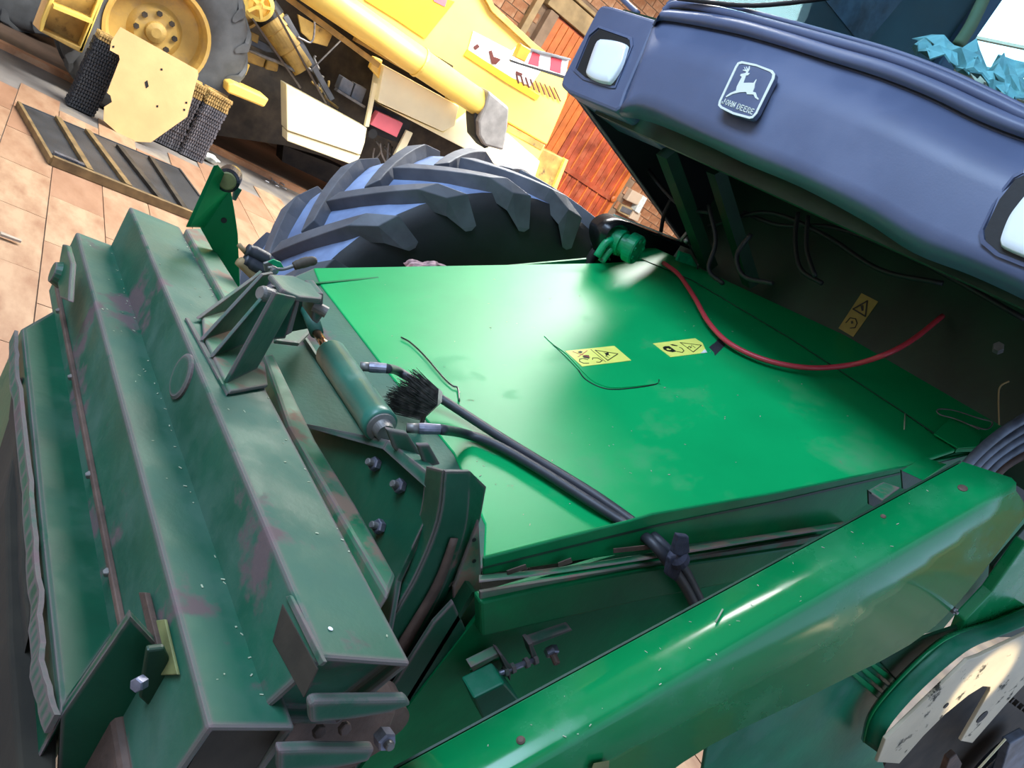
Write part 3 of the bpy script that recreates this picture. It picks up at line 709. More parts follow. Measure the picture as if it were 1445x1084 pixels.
# ---- gusseted clevis bracket
Dg = nrm(V(.634, .773, 0)); ng = V(-Dg[1], Dg[0], 0)
base = ats([(283, 446), (340, 440), (372, 520), (376, 548), (322, 558), (286, 480)], PZ(1.142))
prism('bracket_base', base, V(0, 0, .008), 'green_rusty', G, .003)
for tip, base2, tops in (((280, 451), (325, 470), [(358, 394), (368, 384)]), ((286, 481), (322, 486), [(372, 388), (384, 386)]),
                         ((300, 505), (324, 508), [(386, 404), (398, 408)]), ((320, 542), (370, 520), [(390, 414), (416, 421)])):
    P0 = at(tip[0], tip[1], PZ(1.148)); plg = (P0, ng)
    t0, t1 = at(*tops[0], plg), at(*tops[1], plg)
    e = P0+Dg*max(.135, (t1-P0) @ Dg); e[2] = 1.148
    prism('gusset', [P0, e, t1+Dg*.01, t0], ng*.007, 'green_worn', G, .0015)
pp('bracket_head', [(380, 386), (412, 388), (441, 401), (457, 414), (454, 422), (424, 419), (398, 408)], PZ(1.288), .012, 'green_worn', G, .004)
hd = PY(1.50)
pp('bracket_cheek', [(444, 414), (457, 414), (455, 448), (448, 458), (440, 452)], hd, .07, 'green_worn', G, .003)
pp('bracket_cheek', [(394, 410), (424, 419), (416, 440), (403, 478), (378, 480), (380, 440)], PY(1.47), .008, 'green_frame', G, .002)
pp('bracket_cheek', [(418, 425), (423, 427), (412, 470), (404, 474)], PY(1.44), .008, 'green_worn', G, .002)
pp('bracket_back', [(400, 418), (446, 420), (446, 462), (404, 470)], PY(1.66), .01, 'green_dark', G, .002)
prism('bracket_foot', ats([(386, 456), (436, 452), (434, 476), (420, 490), (384, 486)], PZ(1.10)), V(0, 0, .012), 'green_frame', G, .006)
lathe('pivot_pin', at(370, 414, PX(.63)), (-1, -.3, 0), [(.014, -.03), (.015, 0), (.012, .006)], 'dull_steel', G, seg=18)
lathe('pivot_pin', at(455, 438, PY(1.50)), (.9, -.5, 0), [(.012, -.02), (.012, .01)], 'dull_steel', G, seg=18)
# ---- tilt cylinder (runs along the machine's width)
c0, c1, c2 = at(428, 428, PX(.84)), at(447, 470, PX(.84)), at(466, 498, PX(.84))
ce = c2+V(0, -1, 0)*(c2[1]-at(540, 598, PX(.84))[1])
ax = V(0, -1, 0)
tube('rod_clevis', [c0+V(0, .03, 0), c0, c0+ax*.05, c1], [.014, .017, .018, .015], 'green_cylinder', G, seg=14, sm=False)
bx('rod_eye', (c0[0]-.012, c0[1]-.01, c0[2]-.022), (c0[0]+.012, c0[1]+.05, c0[2]+.022), 'dull_steel', .006)
tube('piston_rod', [c1, c2], .010, 'copper_rod', G, seg=16)
L = c2[1]-ce[1]
cyl = lathe('cylinder_body', c2, ax, [(.018, -.004), (.030, .0), (.0325, .006), (.0325, L-.03), (.0335, L-.029), (.0335, L-.004), (.031, L), (.027, L)], 'green_cylinder', G, seg=40)
for p in cyl.data.polygons: p.use_smooth = True
lathe('cylinder_cap', c2+ax*(L-.03), ax, [(.029, 0), (.0285, .034), (.020, .036), (.017, .055)], 'dull_steel', G, seg=30)
# hose fittings and the two hoses
def fitting(px, y, to):
    a = at(px[0], px[1], PY(y)); b = at(to[0], to[1], PY(y-.02))
    d = b-a
    f = tube('hose_fitting', [a, a+d*.35], .010, 'dull_steel', G, seg=12)
    lathe('ferrule', a+d*.35, d, [(.011, 0), (.0115, .01), (.0105, np.linalg.norm(d)*.65)], 'zinc', f, seg=14)
    return b
hp = up_off(DECKP, .055)
HL = up_off(DECKP, .02)
f1 = fitting((508, 517), c2[1]-.06, (545, 520)); f2 = fitting((574, 604), ce[1]+.03, (621, 606))
edge1 = [at(700, 613, HL), at(760, 650, HL), at(838, 698, HL), at(895, 738, up_off(DECKP, .012))]
edge2 = [at(700, 628, HL), at(760, 662, HL), at(836, 710, HL), at(886, 742, up_off(DECKP, .012))]
tube('hydraulic_hose', [f1, at(562, 524, up_off(DECKP, .06)), at(600, 548, up_off(DECKP, .05)), at(640, 574, up_off(DECKP, .03))]+edge1+[at(930, 764, PY(.86)), at(962, 800, PY(.83)), at(980, 832, PY(.84)), at(1004, 880, PY(.86))], .0105, 'rubber_hose', G, seg=12)
tube('hydraulic_hose', [f2, at(655, 612, up_off(DECKP, .03))]+edge2+[at(922, 768, PY(.85)), at(950, 804, PY(.82)), at(970, 834, PY(.83)), at(992, 880, PY(.85))], .0105, 'rubber_hose', G, seg=12)

# ---- bent flange and bolt plate under the cylinder
fl = PY(1.02)
prism('bolt_plate', ats([(424, 600), (546, 622), (606, 672), (600, 735), (560, 820), (540, 930), (470, 800)], PX(.862)), V(.01, 0, 0), 'green_frame', G)
FA = ats([(428, 597), (548, 621), (608, 670)], PX(.835))
FB = ats([(430, 603), (540, 634), (600, 688)], PX(.835))
bm = bmesh.new()
for k in range(2): add_prism(bm, [FA[k], FA[k+1], FB[k+1], FB[k]], V(.045, 0, 0))
from_bm('bent_flange', bm, 'green_worn', G, bevel=.001)
pp('cylinder_lug', [(545, 606), (575, 612), (604, 655), (596, 665), (556, 634)], PY(1.10), .012, 'green_worn', G, .003)
pp('cylinder_lug', [(588, 628), (606, 628), (622, 656), (600, 660)], PY(1.06), .01, 'green_worn', G, .003)
for x, y in ((532, 656), (567, 687), (538, 744)):
    p = at(x, y, PX(.86)); hexbolt('plate_bolt', p, (-1, -.1, .12), .0135, .013, 'zinc', G, .012, 'dull_steel')
# ---- curved guide bracket
g0, g1, g2, g3 = PY(.96), PY(.93), PY(.90), PY(.90)
outer = [at(*p, PY(.99)) for p in ((604, 658), (592, 735), (556, 812), (508, 872), (470, 890))]
ridge = [at(*p, PY(.93)) for p in ((627, 664), (618, 735), (588, 812), (548, 880), (500, 950))]
inner = [at(*p, PY(.935)) for p in ((662, 664), (655, 745), (628, 820), (588, 900), (540, 985))]
right = [at(*p, PY(.96)) for p in ((684, 686), (672, 745), (648, 812), (612, 880), (570, 975))]
loft('guide_bracket', [outer, ridge], 'green_frame', G, thick=.006, smooth=False)
loft('guide_bracket', [ridge, inner, right], 'green_frame', G, thick=.006, smooth=False)
loft('guide_rib', [[at(*p, PY(.925)) for p in ((636, 760), (612, 822), (572, 890), (500, 1000))], [at(*p, PY(.925)) for p in ((646, 760), (626, 822), (588, 893), (530, 1010))]], 'rust_brown', G, thick=.003)
pp('side_plate', [(676, 735), (680, 820), (682, 905), (672, 906), (640, 880), (640, 830), (655, 790)], PY(.93), .008, 'green_rusty', G, .002)
pp('side_plate', [(650, 905), (670, 906), (668, 922), (640, 930)], PY(.91), .012, 'green_worn', G, .003)
pp('guide_base', [(545, 985), (612, 880), (640, 850), (672, 920), (640, 960), (560, 1140), (470, 1150)], PY(.90), .01, 'green_frame', G, .002)
for x, y in ((669, 762), (669, 792)): lathe('plate_hole', at(x, y, PY(.928)), (0, -1, 0), [(.004, 0), (.004, .0008)], 'black_matt', G, seg=12)
# ---- pivot block below the beams
pp('support_bar', [(436, 996), (445, 990), (575, 988), (581, 996), (548, 1008), (500, 1016), (438, 1022)], PY(.60), .015, 'green_worn', G, .004)
pp('support_plate', [(436, 1000), (560, 1004), (540, 1060), (500, 1084), (440, 1100), (400, 1100), (395, 1040)], PY(.70), .02, 'rust_brown', G, .004)
pp('support_bar', [(392, 1060), (440, 1058), (530, 1058), (520, 1076), (470, 1086), (392, 1092)], PY(.60), .015, 'green_worn', G, .004)
lathe('pivot_boss', at(528, 985, PY(.76)), (0, -1, 0), [(.035, 0), (.035, .05)], 'rust_brown', G, seg=24)
hexbolt('pivot_bolt', at(538, 1036, PY(.66)), (0, -1, .2), .014, .02, 'zinc', G, .008, 'dull_steel')
for x, y in ((418, 1062), (454, 1056)): hexbolt('rusty_bolt', at(x, y, PY(.64)), (.1, -1, .3), .010, .02, 'rust_brown', G)
for x, y in ((448, 1030), (484, 1026)): hexbolt('rusty_bolt', at(x, y, PY(.66)), (.1, -1, .3), .009, .008, 'rust_brown', G)
bx('mount_body', (.62, .80, .5), (.80, 1.0, .80), 'green_dark', .01)

# ---- feeder housing: deck, sides, ledges
Dk = [(446, 377), (640, 373), (846, 370), (905, 386), (977, 396), (1117, 479), (1276, 583), (1349, 634), (1376, 634), (1368, 642), (1280, 657), (1100, 694), (924, 724), (890, 734), (682, 787), (684, 740), (640, 640), (533, 508), (452, 402)]
deck = pp('deck_sheet', [(442, 378), (846, 371), (910, 368), (977, 396), (1117, 479), (1276, 583), (1349, 634), (1280, 657), (1100, 694), (924, 724), (890, 734), (682, 787), (684, 740), (640, 640), (533, 508), (452, 402)], DECKP, .012, 'green_deck', G, .004)
# inspection cover, slightly proud of the deck, with rounded ends
cov = [(768, 474), (775, 465), (800, 461), (835, 463), (868, 484), (928, 536), (926, 541), (905, 544), (868, 547), (848, 543), (830, 532), (800, 500), (781, 486)]
cvp = ats(cov, up_off(DECKP, .0022)); cvp = [p for p in smooth_path(cvp+[cvp[0]], 4)][:-1]
cover = prism('inspection_cover', cvp, -DECKP[1]*.0022, 'green_deck', G)
cv2 = ats([(816, 522), (826, 535), (846, 546), (868, 549.5), (905, 546), (927, 541.5), (930, 536)], up_off(DECKP, .0012))
tube('cover_gap', cv2, .0016, 'black_matt', G, seg=6)
tube('cover_gap', ats([(780, 486), (800, 505), (816, 522)], up_off(DECKP, .0012)), .0009, 'green_dark', G, seg=6)
# plate beyond the seam rising under the cab
seam = ats([(905, 366), (977, 396), (1117, 479), (1276, 583), (1349, 634)], DECKP)
tube('deck_seam', [p+DECKP[1]*.001 for p in seam], .0016, 'green_dark', G, seg=6, sm=False)
prism('throat_sheet', ats([(850, 352), (925, 350), (1445, 590), (1400, 620), (1385, 632), (1350, 634), (1276, 583), (1117, 479), (977, 396), (905, 366)], up_off(DECKP, -.001)), -DECKP[1]*.01, 'green_deck', G)
pp('corner_tab', [(1330, 600), (1345, 588), (1385, 616), (1380, 630), (1352, 632), (1318, 612)], up_off(DECKP, .012), .004, 'green_deck', G, .001)
wy = .885
def sy(name, px, y, th, mat, bevel=.003): return pp(name, px, PY(y), th, mat, G, bevel)
# side wall of the housing
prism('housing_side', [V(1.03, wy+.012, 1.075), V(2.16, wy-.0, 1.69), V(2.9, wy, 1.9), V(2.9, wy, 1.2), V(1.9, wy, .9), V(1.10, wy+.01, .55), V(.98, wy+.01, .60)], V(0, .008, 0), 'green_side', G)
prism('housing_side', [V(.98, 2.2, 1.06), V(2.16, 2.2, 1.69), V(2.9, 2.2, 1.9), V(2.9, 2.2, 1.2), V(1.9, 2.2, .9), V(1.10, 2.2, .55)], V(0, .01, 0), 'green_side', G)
prism('housing_front', [V(.98, .9, 1.06), V(.98, 2.2, 1.06), V(1.0, 2.2, .5), V(1.0, .9, .5)], V(.01, 0, 0), 'green_dark', G)
prism('housing_floor', [V(1.0, .9, .5), V(1.0, 2.2, .5), V(2.9, 2.2, 1.2), V(2.9, .9, 1.2)], V(0, 0, -.01), 'green_dark', G)
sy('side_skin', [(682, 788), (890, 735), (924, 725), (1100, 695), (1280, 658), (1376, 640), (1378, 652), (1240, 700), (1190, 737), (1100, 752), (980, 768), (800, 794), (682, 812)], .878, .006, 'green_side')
sy('crease_strip', [(1376, 640), (1280, 665), (1100, 706), (930, 740), (682, 801), (682, 803.5), (930, 743), (1100, 709), (1280, 668)], .8765, .002, 'green_dark', 0)
LG = ats([(676, 813), (800, 800), (985, 770), (1190, 737)], PY(.878)); LG2 = ats([(676, 821), (800, 806), (985, 777), (1195, 742)], PY(.845))
loft('side_ledge', [LG, LG2], 'green_rusty', G, thick=.003, smooth=False)
for (a, b) in (((716, 806), (742, 797)), ((788, 795), (806, 788)), ((866, 775), (930, 768))): 
    sy('torn_edge', [(a[0], a[1]), (b[0], b[1]), (b[0]+2, b[1]+6), (a[0], a[1]+6)], .862, .002, 'rust_brown', 0)
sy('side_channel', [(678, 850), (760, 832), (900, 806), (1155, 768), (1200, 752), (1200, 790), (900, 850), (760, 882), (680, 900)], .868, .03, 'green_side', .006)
bm = bmesh.new(); add_prism(bm, [*ats([(678, 838), (1160, 757), (1165, 766), (678, 852)], PZ(1.1))][:0]+ats([(678, 836), (1160, 756), (1160, 770), (678, 852)], PY(.875)), V(0, .006, 0)); from_bm('channel_top', bm, 'green_rusty', G)
# adjuster with threaded rod
sy('adjuster_angle', [(748, 908), (806, 888), (806, 891), (762, 908), (770, 936), (784, 936), (750, 910)][:2]+[(808, 890), (752, 912)], .85, .02, 'green_worn', .001)
sy('adjuster_tab', [(746, 910), (751, 908), (760, 930), (757, 938), (751, 928)], .845, .025, 'green_worn', .001)
sy('adjuster_angle', [(664, 942), (704, 922), (709, 924), (668, 948)], .85, .02, 'green_rusty', .001)
sy('adjuster_tab', [(704, 923), (709, 925), (722, 942), (720, 962), (714, 944)], .842, .025, 'green_worn', .001)
sy('adjuster_base', [(664, 946), (706, 930), (718, 966), (664, 968)], .872, .004, 'green_side', .001)
t0, t1 = at(686, 958, PY(.845)), at(757, 930, PY(.845))
rodm = tube('threaded_rod', [t0, t1], .0055, 'zinc', G, seg=12)
for f in (.38, .52, .80, .97): hexbolt('nut', t0+(t1-t0)*f-nrm(t1-t0)*.004, t1-t0, .0105, .008, 'green_worn', G)
hexbolt('side_bolt', at(776, 914, PY(.872)), (.1, -1, -.3), .014, .016, 'zinc', G, .018, 'rust_brown')
sy('side_bracket', [(668, 986), (712, 964), (735, 990), (684, 1020)], .80, .05, 'green_teal_sheet', .004)
# stand-off blocks behind the shield
pp('stand_off', [(1272, 664), (1303, 645), (1336, 655), (1302, 678)], up_off(DECKP, .0), .004, 'green_deck', G, .001)
sy('stand_off_face', [(1272, 664), (1302, 678), (1300, 700), (1274, 690)], .80, .004, 'green_dark', .001)
pp('stand_off', [(1225, 692), (1246, 680), (1270, 688), (1246, 706)], (at(1246, 690, PY(.80)), V(-.3, 0, 1)), .004, 'green_rusty', G, .001)
sy('stand_off_face', [(1225, 692), (1246, 706), (1246, 722), (1226, 712)], .79, .004, 'green_dark', .001)

# ---- long shield beam at the near side
SN = (at(980, 945, PY(.6)), nrm(V(-math.sin(math.radians(41.4)), 0, math.cos(math.radians(41.4)))))
bk = [(560, 1092), (800, 957), (980, 857), (1180, 749), (1358, 652)]
fo = [(600, 1164), (820, 1037), (1020, 922), (1240, 796), (1438, 682)]
lo = [(860, 1150), (1000, 1052), (1160, 973), (1320, 882), (1452, 720)]
B3 = ats(bk, SN); F3 = ats(fo, SN); L3 = ats(lo, PY(.585))
yb = sum(p[1] for p in B3)/len(B3)
B3 = [V(p[0], yb, p[2]) for p in B3]; 
F3 = [V(p[0], .6, p[2]) for p in F3]
tdir = V(0, -1, 0)
F3a = [p+V(0, .016, 0) for p in F3]; F3m = [p+V(0, .004, -.003) for p in F3]; F3b = [p+V(.006, -.001, -.015) for p in F3]
loft('shield', [[p+V(0, .002, -.012) for p in B3], B3, [p+V(0, -.004, .0) for p in B3]], 'green_shield', G, sub=1, thick=.003, smooth=False)
loft('shield', [B3, F3a, F3m, F3b, L3], 'green_shield', G, sub=4, thick=.003)
prism('shield_back', [B3[0]+V(0, .004, 0), B3[-1]+V(0, .004, 0), B3[-1]+V(.06, .004, -.12), B3[0]+V(.06, .004, -.12)], V(0, .004, 0), 'green_dark', G)
def on_sh(x, y, h=0): return at(x, y, up_off(SN, h))
for (x, y, r) in ((735, 1046, .007), (1358, 690, .009), (1246, 730, .005)): lathe('shield_bolt', on_sh(x, y, .0), SN[1], [(r, -.002), (r, .003), (r*.6, .005)], 'rust_brown', G, seg=14)
hexbolt('shield_bolt', at(1343, 859, PY(.59)), (0, -1, 0), .008, .01, 'steel', G, .004, 'steel')
lathe('shield_hole', at(1337, 842, PY(.588)), (0, -1, 0), [(.006, 0), (.006, .002)], 'black_matt', G, seg=12)
sy('small_label', [(838, 1078), (860, 1074), (858, 1100), (830, 1100)], .585, .001, 'yellowish_block', 0)
# ---- near drive parts at the lower right
sy('drive_sheet', [(990, 1100), (1000, 1040), (1140, 975), (1225, 930), (1290, 905), (1300, 940), (1262, 985), (1235, 1030), (1255, 1110)], .70, .01, 'green_teal_sheet')
for k in range(3): sy('sheet_rib', [(1200+k*14, 952-k*6), (1207+k*14, 949-k*6), (1258+k*10, 990-k*10), (1250+k*10, 996-k*10)], .685, .01, 'green_side')
sy('drive_sheet', [(1238, 930), (1290, 905), (1360, 882), (1350, 900), (1300, 935), (1270, 965)], .69, .01, 'green_dark')
sy('support_arm', [(1350, 905), (1362, 876), (1400, 836), (1450, 765), (1460, 850), (1400, 884)], .68, .03, 'green_shield', .005)
sy('drive_sheet', [(1400, 800), (1460, 730), (1460, 900), (1390, 900)], .75, .01, 'green_dark')
fo_ = [(1218, 1046), (1228, 1010), (1256, 972), (1300, 928), (1340, 898), (1400, 878), (1450, 858)]
fi_ = [(1240, 1062), (1252, 1030), (1284, 990), (1330, 946), (1372, 914), (1410, 898), (1450, 882)]
loft('drive_flange', [ats(fo_, PY(.66)), ats(fi_, PY(.615))], 'green_teal_sheet', G, thick=.004, smooth=True)
loft('drive_flange', [ats([(x-2, y-3) for x, y in fo_], PY(.68)), ats([(x+1, y+2) for x, y in fo_], PY(.655))], 'green_shield', G, thick=.004)
cp = [(1238, 1076), (1250, 1044), (1312, 984), (1366, 932), (1383, 926), (1450, 894), (1450, 962), (1420, 994), (1372, 1049), (1356, 1046), (1376, 1012), (1397, 976), (1398, 970), (1387, 969), (1366, 982), (1333, 1009), (1304, 1038), (1269, 1078)]
sy('ring_plate', cp, .60, .010, 'cream_plate', .002)
lathe('plate_hole', at(1386, 1012, PY(.599)), (0, -1, 0), [(.022, -.001), (.022, .001)], 'black_matt', G, seg=20)
lathe('plate_hole', at(1335, 996, PY(.599)), (0, -1, 0), [(.009, -.001), (.009, .001)], 'black_matt', G, seg=14)
sy('drive_back', [(1225, 1120), (1260, 1060), (1340, 980), (1450, 930), (1460, 1120)], .80, .01, 'engine_dark')
lathe('drive_hub', at(1400, 1075, PY(.75)), (0, -1, 0), [(.16, 0), (.16, .03), (.10, .04), (.10, .07), (.05, .08)], 'black_gloss', G, seg=32)
bar('drive_rod', at(1380, 1086, PY(.63)), at(1419, 1043, PY(.63)), .006, .006, 'yellow_overlit', G)
sy('drive_block', [(1340, 1072), (1350, 1064), (1358, 1078), (1350, 1100), (1330, 1100)], .64, .02, 'rust_brown', .003)
sy('drive_block', [(1425, 1050), (1450, 1036), (1450, 1100), (1410, 1100)], .62, .03, 'grey_hose', .004)
for k in range(7):
    a = at(1410+k*7, 975+k*5, PY(.72)); lathe('drive_bolt', a, (0, -1, 0), [(.012, 0), (.012, .014)], 'engine_dark', G, seg=6)
# ---- bundle of grey hoses at the right
for k in range(5):
    o0 = V(0, 0, 0)
    P4 = [at(1358+k*9, 662+k*5, PY(.80-.0*k)), at(1385+k*8, 634+k*6, PY(.80)), at(1420+k*6, 606+k*9, PY(.80)), at(1470, 576+k*14, PY(.80))]
    tube('grey_hose', P4, .0115, 'grey_hose' if k < 4 else 'rust_brown', G, seg=12)
sy('hose_clip', [(1415, 668), (1452, 628), (1455, 720), (1428, 700)], .84, .02, 'black_matt')

# ---- front tyre
tyre('tyre_rubber', 2.04, 2.50, .85, .875, .52, .36, G, 'tyre_carcass', 'tyre_sidewall', 'yellow_rim', lugs=20, lugh=.045)
# ---- hydraulic motor and guard at the far rear corner of the deck
mc = at(893, 352, PY(2.02))
lathe('motor_body', at(868, 338, PY(2.08)), at(900, 354, PY(2.0))-at(868, 338, PY(2.08)), [(.03, -.02), (.042, 0), (.044, .03), (.036, .032), (.036, .05), (.05, .055), (.05, .085), (.046, .09)], 'green_motor', G, seg=32)
mo = at(900, 354, PY(1.99)); md = nrm(at(900, 354, PY(2.0))-at(868, 338, PY(2.08)))
_, mu, mv = frame_of(md)
for k in range(7):
    a = k*.8976; hexbolt('motor_bolt', at(868, 338, PY(2.08))+md*.088+(mu*math.cos(a)+mv*math.sin(a))*.035, md, .007, .007, 'green_motor', G)
lathe('motor_body', at(868, 334, PY(2.12)), md, [(.03, -.06), (.035, -.02), (.035, .02)], 'green_motor', G, seg=20)
for (a, b, c) in (((872, 338), (856, 342), (842, 362)), ((880, 350), (862, 352), (848, 370))):
    tube('motor_pipe', ats([a, b, c], PY(2.06)), .013, 'green_motor', G, seg=12)
tube('motor_pipe', ats([(846, 348), (836, 362), (828, 380)], PY(2.2)), .018, 'black_matt', G, seg=12)
tube('motor_pipe', ats([(858, 322), (868, 318), (882, 326)], PY(2.1)), .012, 'green_motor', G, seg=10)
g_ = ats([(838, 352), (832, 330), (834, 314), (846, 304), (864, 303), (900, 317), (962, 342), (964, 346)], PY(2.16))
gb = [p+V(0, -.10, 0) for p in g_]
loft('motor_guard', [g_, gb], 'black_gloss', G, thick=.004)
tube('guard_edge', ats([(866, 303), (900, 316), (963, 341)], PY(2.07)), .003, 'paper_white', G, seg=6)
pp('guard_back', [(838, 352), (834, 318), (848, 306), (866, 305), (962, 344), (950, 362), (900, 372), (846, 372)], PY(2.2), .01, 'black_matt', G)
pp('corner_rib', [(950, 300), (967, 314), (966, 326), (957, 330), (948, 316)], PY(2.25), .01, 'green_motor', G)
pp('corner_rib', [(960, 355), (975, 360), (985, 378), (955, 368)], PY(2.0), .01, 'green_motor', G)
tube('corner_bolt', ats([(960, 340), (976, 320)], PY(2.0)), .006, 'dull_steel', G)
tube('corner_bolt', ats([(966, 342), (972, 336)], PY(1.98)), .009, 'steel', G)
tube('corner_cable', ats([(932, 330), (938, 300), (952, 272)], PY(2.15)), .007, 'black_matt', G)
for k in range(5):
    tube('grease_line', ats([(972+k*3, 345+k*2), (980+k*2, 360), (988-k, 372+k*2)], PY(1.97)), .003, 'dull_steel' if k % 2 else 'black_matt', G)
# ---- bulkhead and under-cab frame; shade under the nose put into dark colours
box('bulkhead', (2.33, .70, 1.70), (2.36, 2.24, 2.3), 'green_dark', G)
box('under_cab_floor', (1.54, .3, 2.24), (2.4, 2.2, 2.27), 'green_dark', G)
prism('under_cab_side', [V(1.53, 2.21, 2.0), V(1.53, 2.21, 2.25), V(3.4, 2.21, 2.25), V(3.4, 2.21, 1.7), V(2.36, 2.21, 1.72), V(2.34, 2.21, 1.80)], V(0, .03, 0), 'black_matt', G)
tube('under_cab_edge', [V(1.53, 2.205, 2.0), V(2.34, 2.205, 1.80), V(2.36, 2.205, 1.70)], .004, 'dull_steel', G, sm=False, seg=6)
bar('cab_frame_bar', V(1.62, .35, 2.0), V(1.62, 2.15, 2.0), .02, .05, 'green_dark', G)
bar('cab_frame_bar', V(1.64, .35, 1.985), V(1.64, 2.15, 1.985), .01, .012, 'green_side', G)
bar('cab_frame_bar', at(940, 215, PX(1.75)), at(1000, 375, PX(2.2)), .05, .04, 'green_dark', G)
bar('cab_frame_bar', at(1010, 240, PX(1.9)), at(1060, 400, PX(2.25)), .05, .04, 'green_dark', G)
for k, pth in enumerate([[(1050, 300), (1100, 318), (1180, 322), (1300, 370), (1445, 450)], [(1000, 320), (1080, 300), (1160, 330), (1240, 380), (1330, 400)],
                         [(1126, 300), (1122, 340), (1130, 380), (1160, 400)], [(1140, 305), (1138, 350), (1150, 390)], [(900, 200), (915, 240), (960, 290), (1000, 300)],
                         [(1000, 290), (1010, 340), (1000, 380), (1020, 400)], [(1060, 330), (1040, 360), (1050, 390), (1090, 400)]]):
    tube('wiring', ats(pth, PX(2.1-.03*k)), .007, 'black_matt', G, seg=8)
hexbolt('bulkhead_fitting', at(1408, 494, PX(2.2)), (-1, -.3, .2), .014, .03, 'dull_steel', G)
# decals
def on_plane_decal(name, px, plane, mat, par, th=.0008): return pp(name, px, plane, th, mat, par)
def stroke(px, plane, r, par, name='symbol', mat='ink_black', closed=False):
    P = ats(px, plane)
    if closed: P = P+[P[0]]
    bm = bmesh.new(); n_ = nrm(plane[1])
    for a, b in zip(P, P[1:]):
        d = nrm(b-a); s = np.cross(n_, d)*r
        add_prism(bm, [a-s-d*r*.5, b-s+d*r*.5, b+s+d*r*.5, a+s-d*r*.5], n_*(.0006 if n_ @ (CAM-a) > 0 else -.0006))
    return from_bm(name, bm, mat, par)
D1, D1b = up_off(DECKP, .0036), up_off(DECKP, .0040)
s_ = lambda x, y, ox, oy, k: (ox+x/k, oy+y/k)
k1 = 13.136
q1 = [s_(x, y, 790, 480, k1) for x, y in ((100, 200), (1010, 105), (1325, 375), (415, 488))]
d1 = pp('warning_decal', q1, D1, .0010, 'decal_yellow', G)
f = lambda L: [s_(x, y, 790, 480, k1) for x, y in L]
stroke(f([(655, 188), (1075, 255), (890, 378)]), D1b, .0011, d1, closed=True)
stroke(f([(575, 175), (850, 405)]), D1b, .0005, d1)
stroke(f([(535, 430), (440, 430), (365, 395), (365, 355), (430, 340), (520, 365)]), D1b, .0011, d1)
stroke(f([(605, 360), (610, 330), (700, 330), (785, 380), (740, 412), (680, 408)]), D1b, .0011, d1)
pp('symbol', f([(420, 300), (470, 275), (540, 280), (550, 345), (450, 330)]), D1b, .0006, 'ink_black', d1)
pp('symbol', f([(335, 215), (380, 200), (425, 215), (400, 240), (350, 235)]), D1b, .0006, 'ink_black', d1)
pp('symbol', f([(835, 240), (900, 225), (910, 265), (870, 290), (845, 265)]), D1b, .0006, 'ink_black', d1)
stroke(f([(820, 235), (930, 290)]), D1b, .0007, d1); stroke(f([(905, 230), (850, 300), (905, 320)]), D1b, .0007, d1)
stroke(f([(240, 215), (560, 320)]), up_off(DECKP, .0043), .0008, d1, mat='signal_red'); stroke(f([(510, 195), (340, 310)]), up_off(DECKP, .0043), .0008, d1, mat='signal_red')
k2 = 12.565
f = lambda L: [s_(x, y, 915, 470, k2) for x, y in L]
d2 = pp('warning_decal', f([(80, 185), (830, 92), (960, 175), (1000, 270), (1045, 345), (395, 425)]), up_off(DECKP, .0012), .0010, 'decal_yellow', G)
D2b = up_off(DECKP, .0016)
pp('torn_corner', f([(1000, 285), (1047, 345), (925, 358)]), D2b, .0005, 'paper_white', d2)
stroke(f([(560, 170), (940, 218), (795, 338)]), D2b, .0010, d2, closed=True)
pp('symbol', f([(255, 250), (300, 232), (370, 232), (500, 325), (430, 340), (330, 320), (270, 290)]), D2b, .0006, 'ink_black', d2)
pp('symbol', f([(315, 280), (350, 270), (370, 285), (410, 285), (385, 302), (340, 300)]), up_off(DECKP, .0019), .0005, 'decal_yellow', d2)
pp('symbol', f([(385, 203), (430, 198), (520, 222), (510, 232), (420, 220)]), D2b, .0006, 'ink_black', d2)
stroke(f([(500, 328), (600, 345), (630, 315), (590, 270), (550, 255)]), D2b, .0010, d2)
stroke(f([(710, 240), (770, 260)]), D2b, .0007, d2); stroke(f([(765, 215), (740, 275)]), D2b, .0007, d2); stroke(f([(780, 225), (830, 262)]), D2b, .0007, d2); stroke(f([(690, 268), (730, 232)]), D2b, .0007, d2)
pp('scraped_patch', f([(1075, 250), (1130, 205), (1170, 180), (1250, 95), (1290, 100), (1365, 215), (1250, 330), (1180, 400), (1160, 340)]), up_off(DECKP, .0008), .0006, 'rubber_hose', G)
bxp = PX(2.328)
k3 = 14.45
f = lambda L: [s_(x, y, 1170, 405, k3) for x, y in L]
d3 = pp('warning_decal', f([(660, 125), (1000, 300), (490, 1020), (190, 840)]), bxp, .001, 'decal_olive', G)
b3 = PX(2.3265)
stroke(f([(490, 450), (780, 285), (740, 600)]), b3, .0022, d3, closed=True)
stroke(f([(340, 730), (430, 630), (540, 650), (570, 740), (530, 830), (430, 840)]), b3, .0014, d3)
pp('symbol', f([(440, 700), (480, 690), (490, 740), (450, 750)]), b3, .0006, 'ink_black', d3)
pp('symbol', f([(640, 380), (700, 370), (700, 480), (660, 490)]), b3, .0006, 'ink_black', d3)

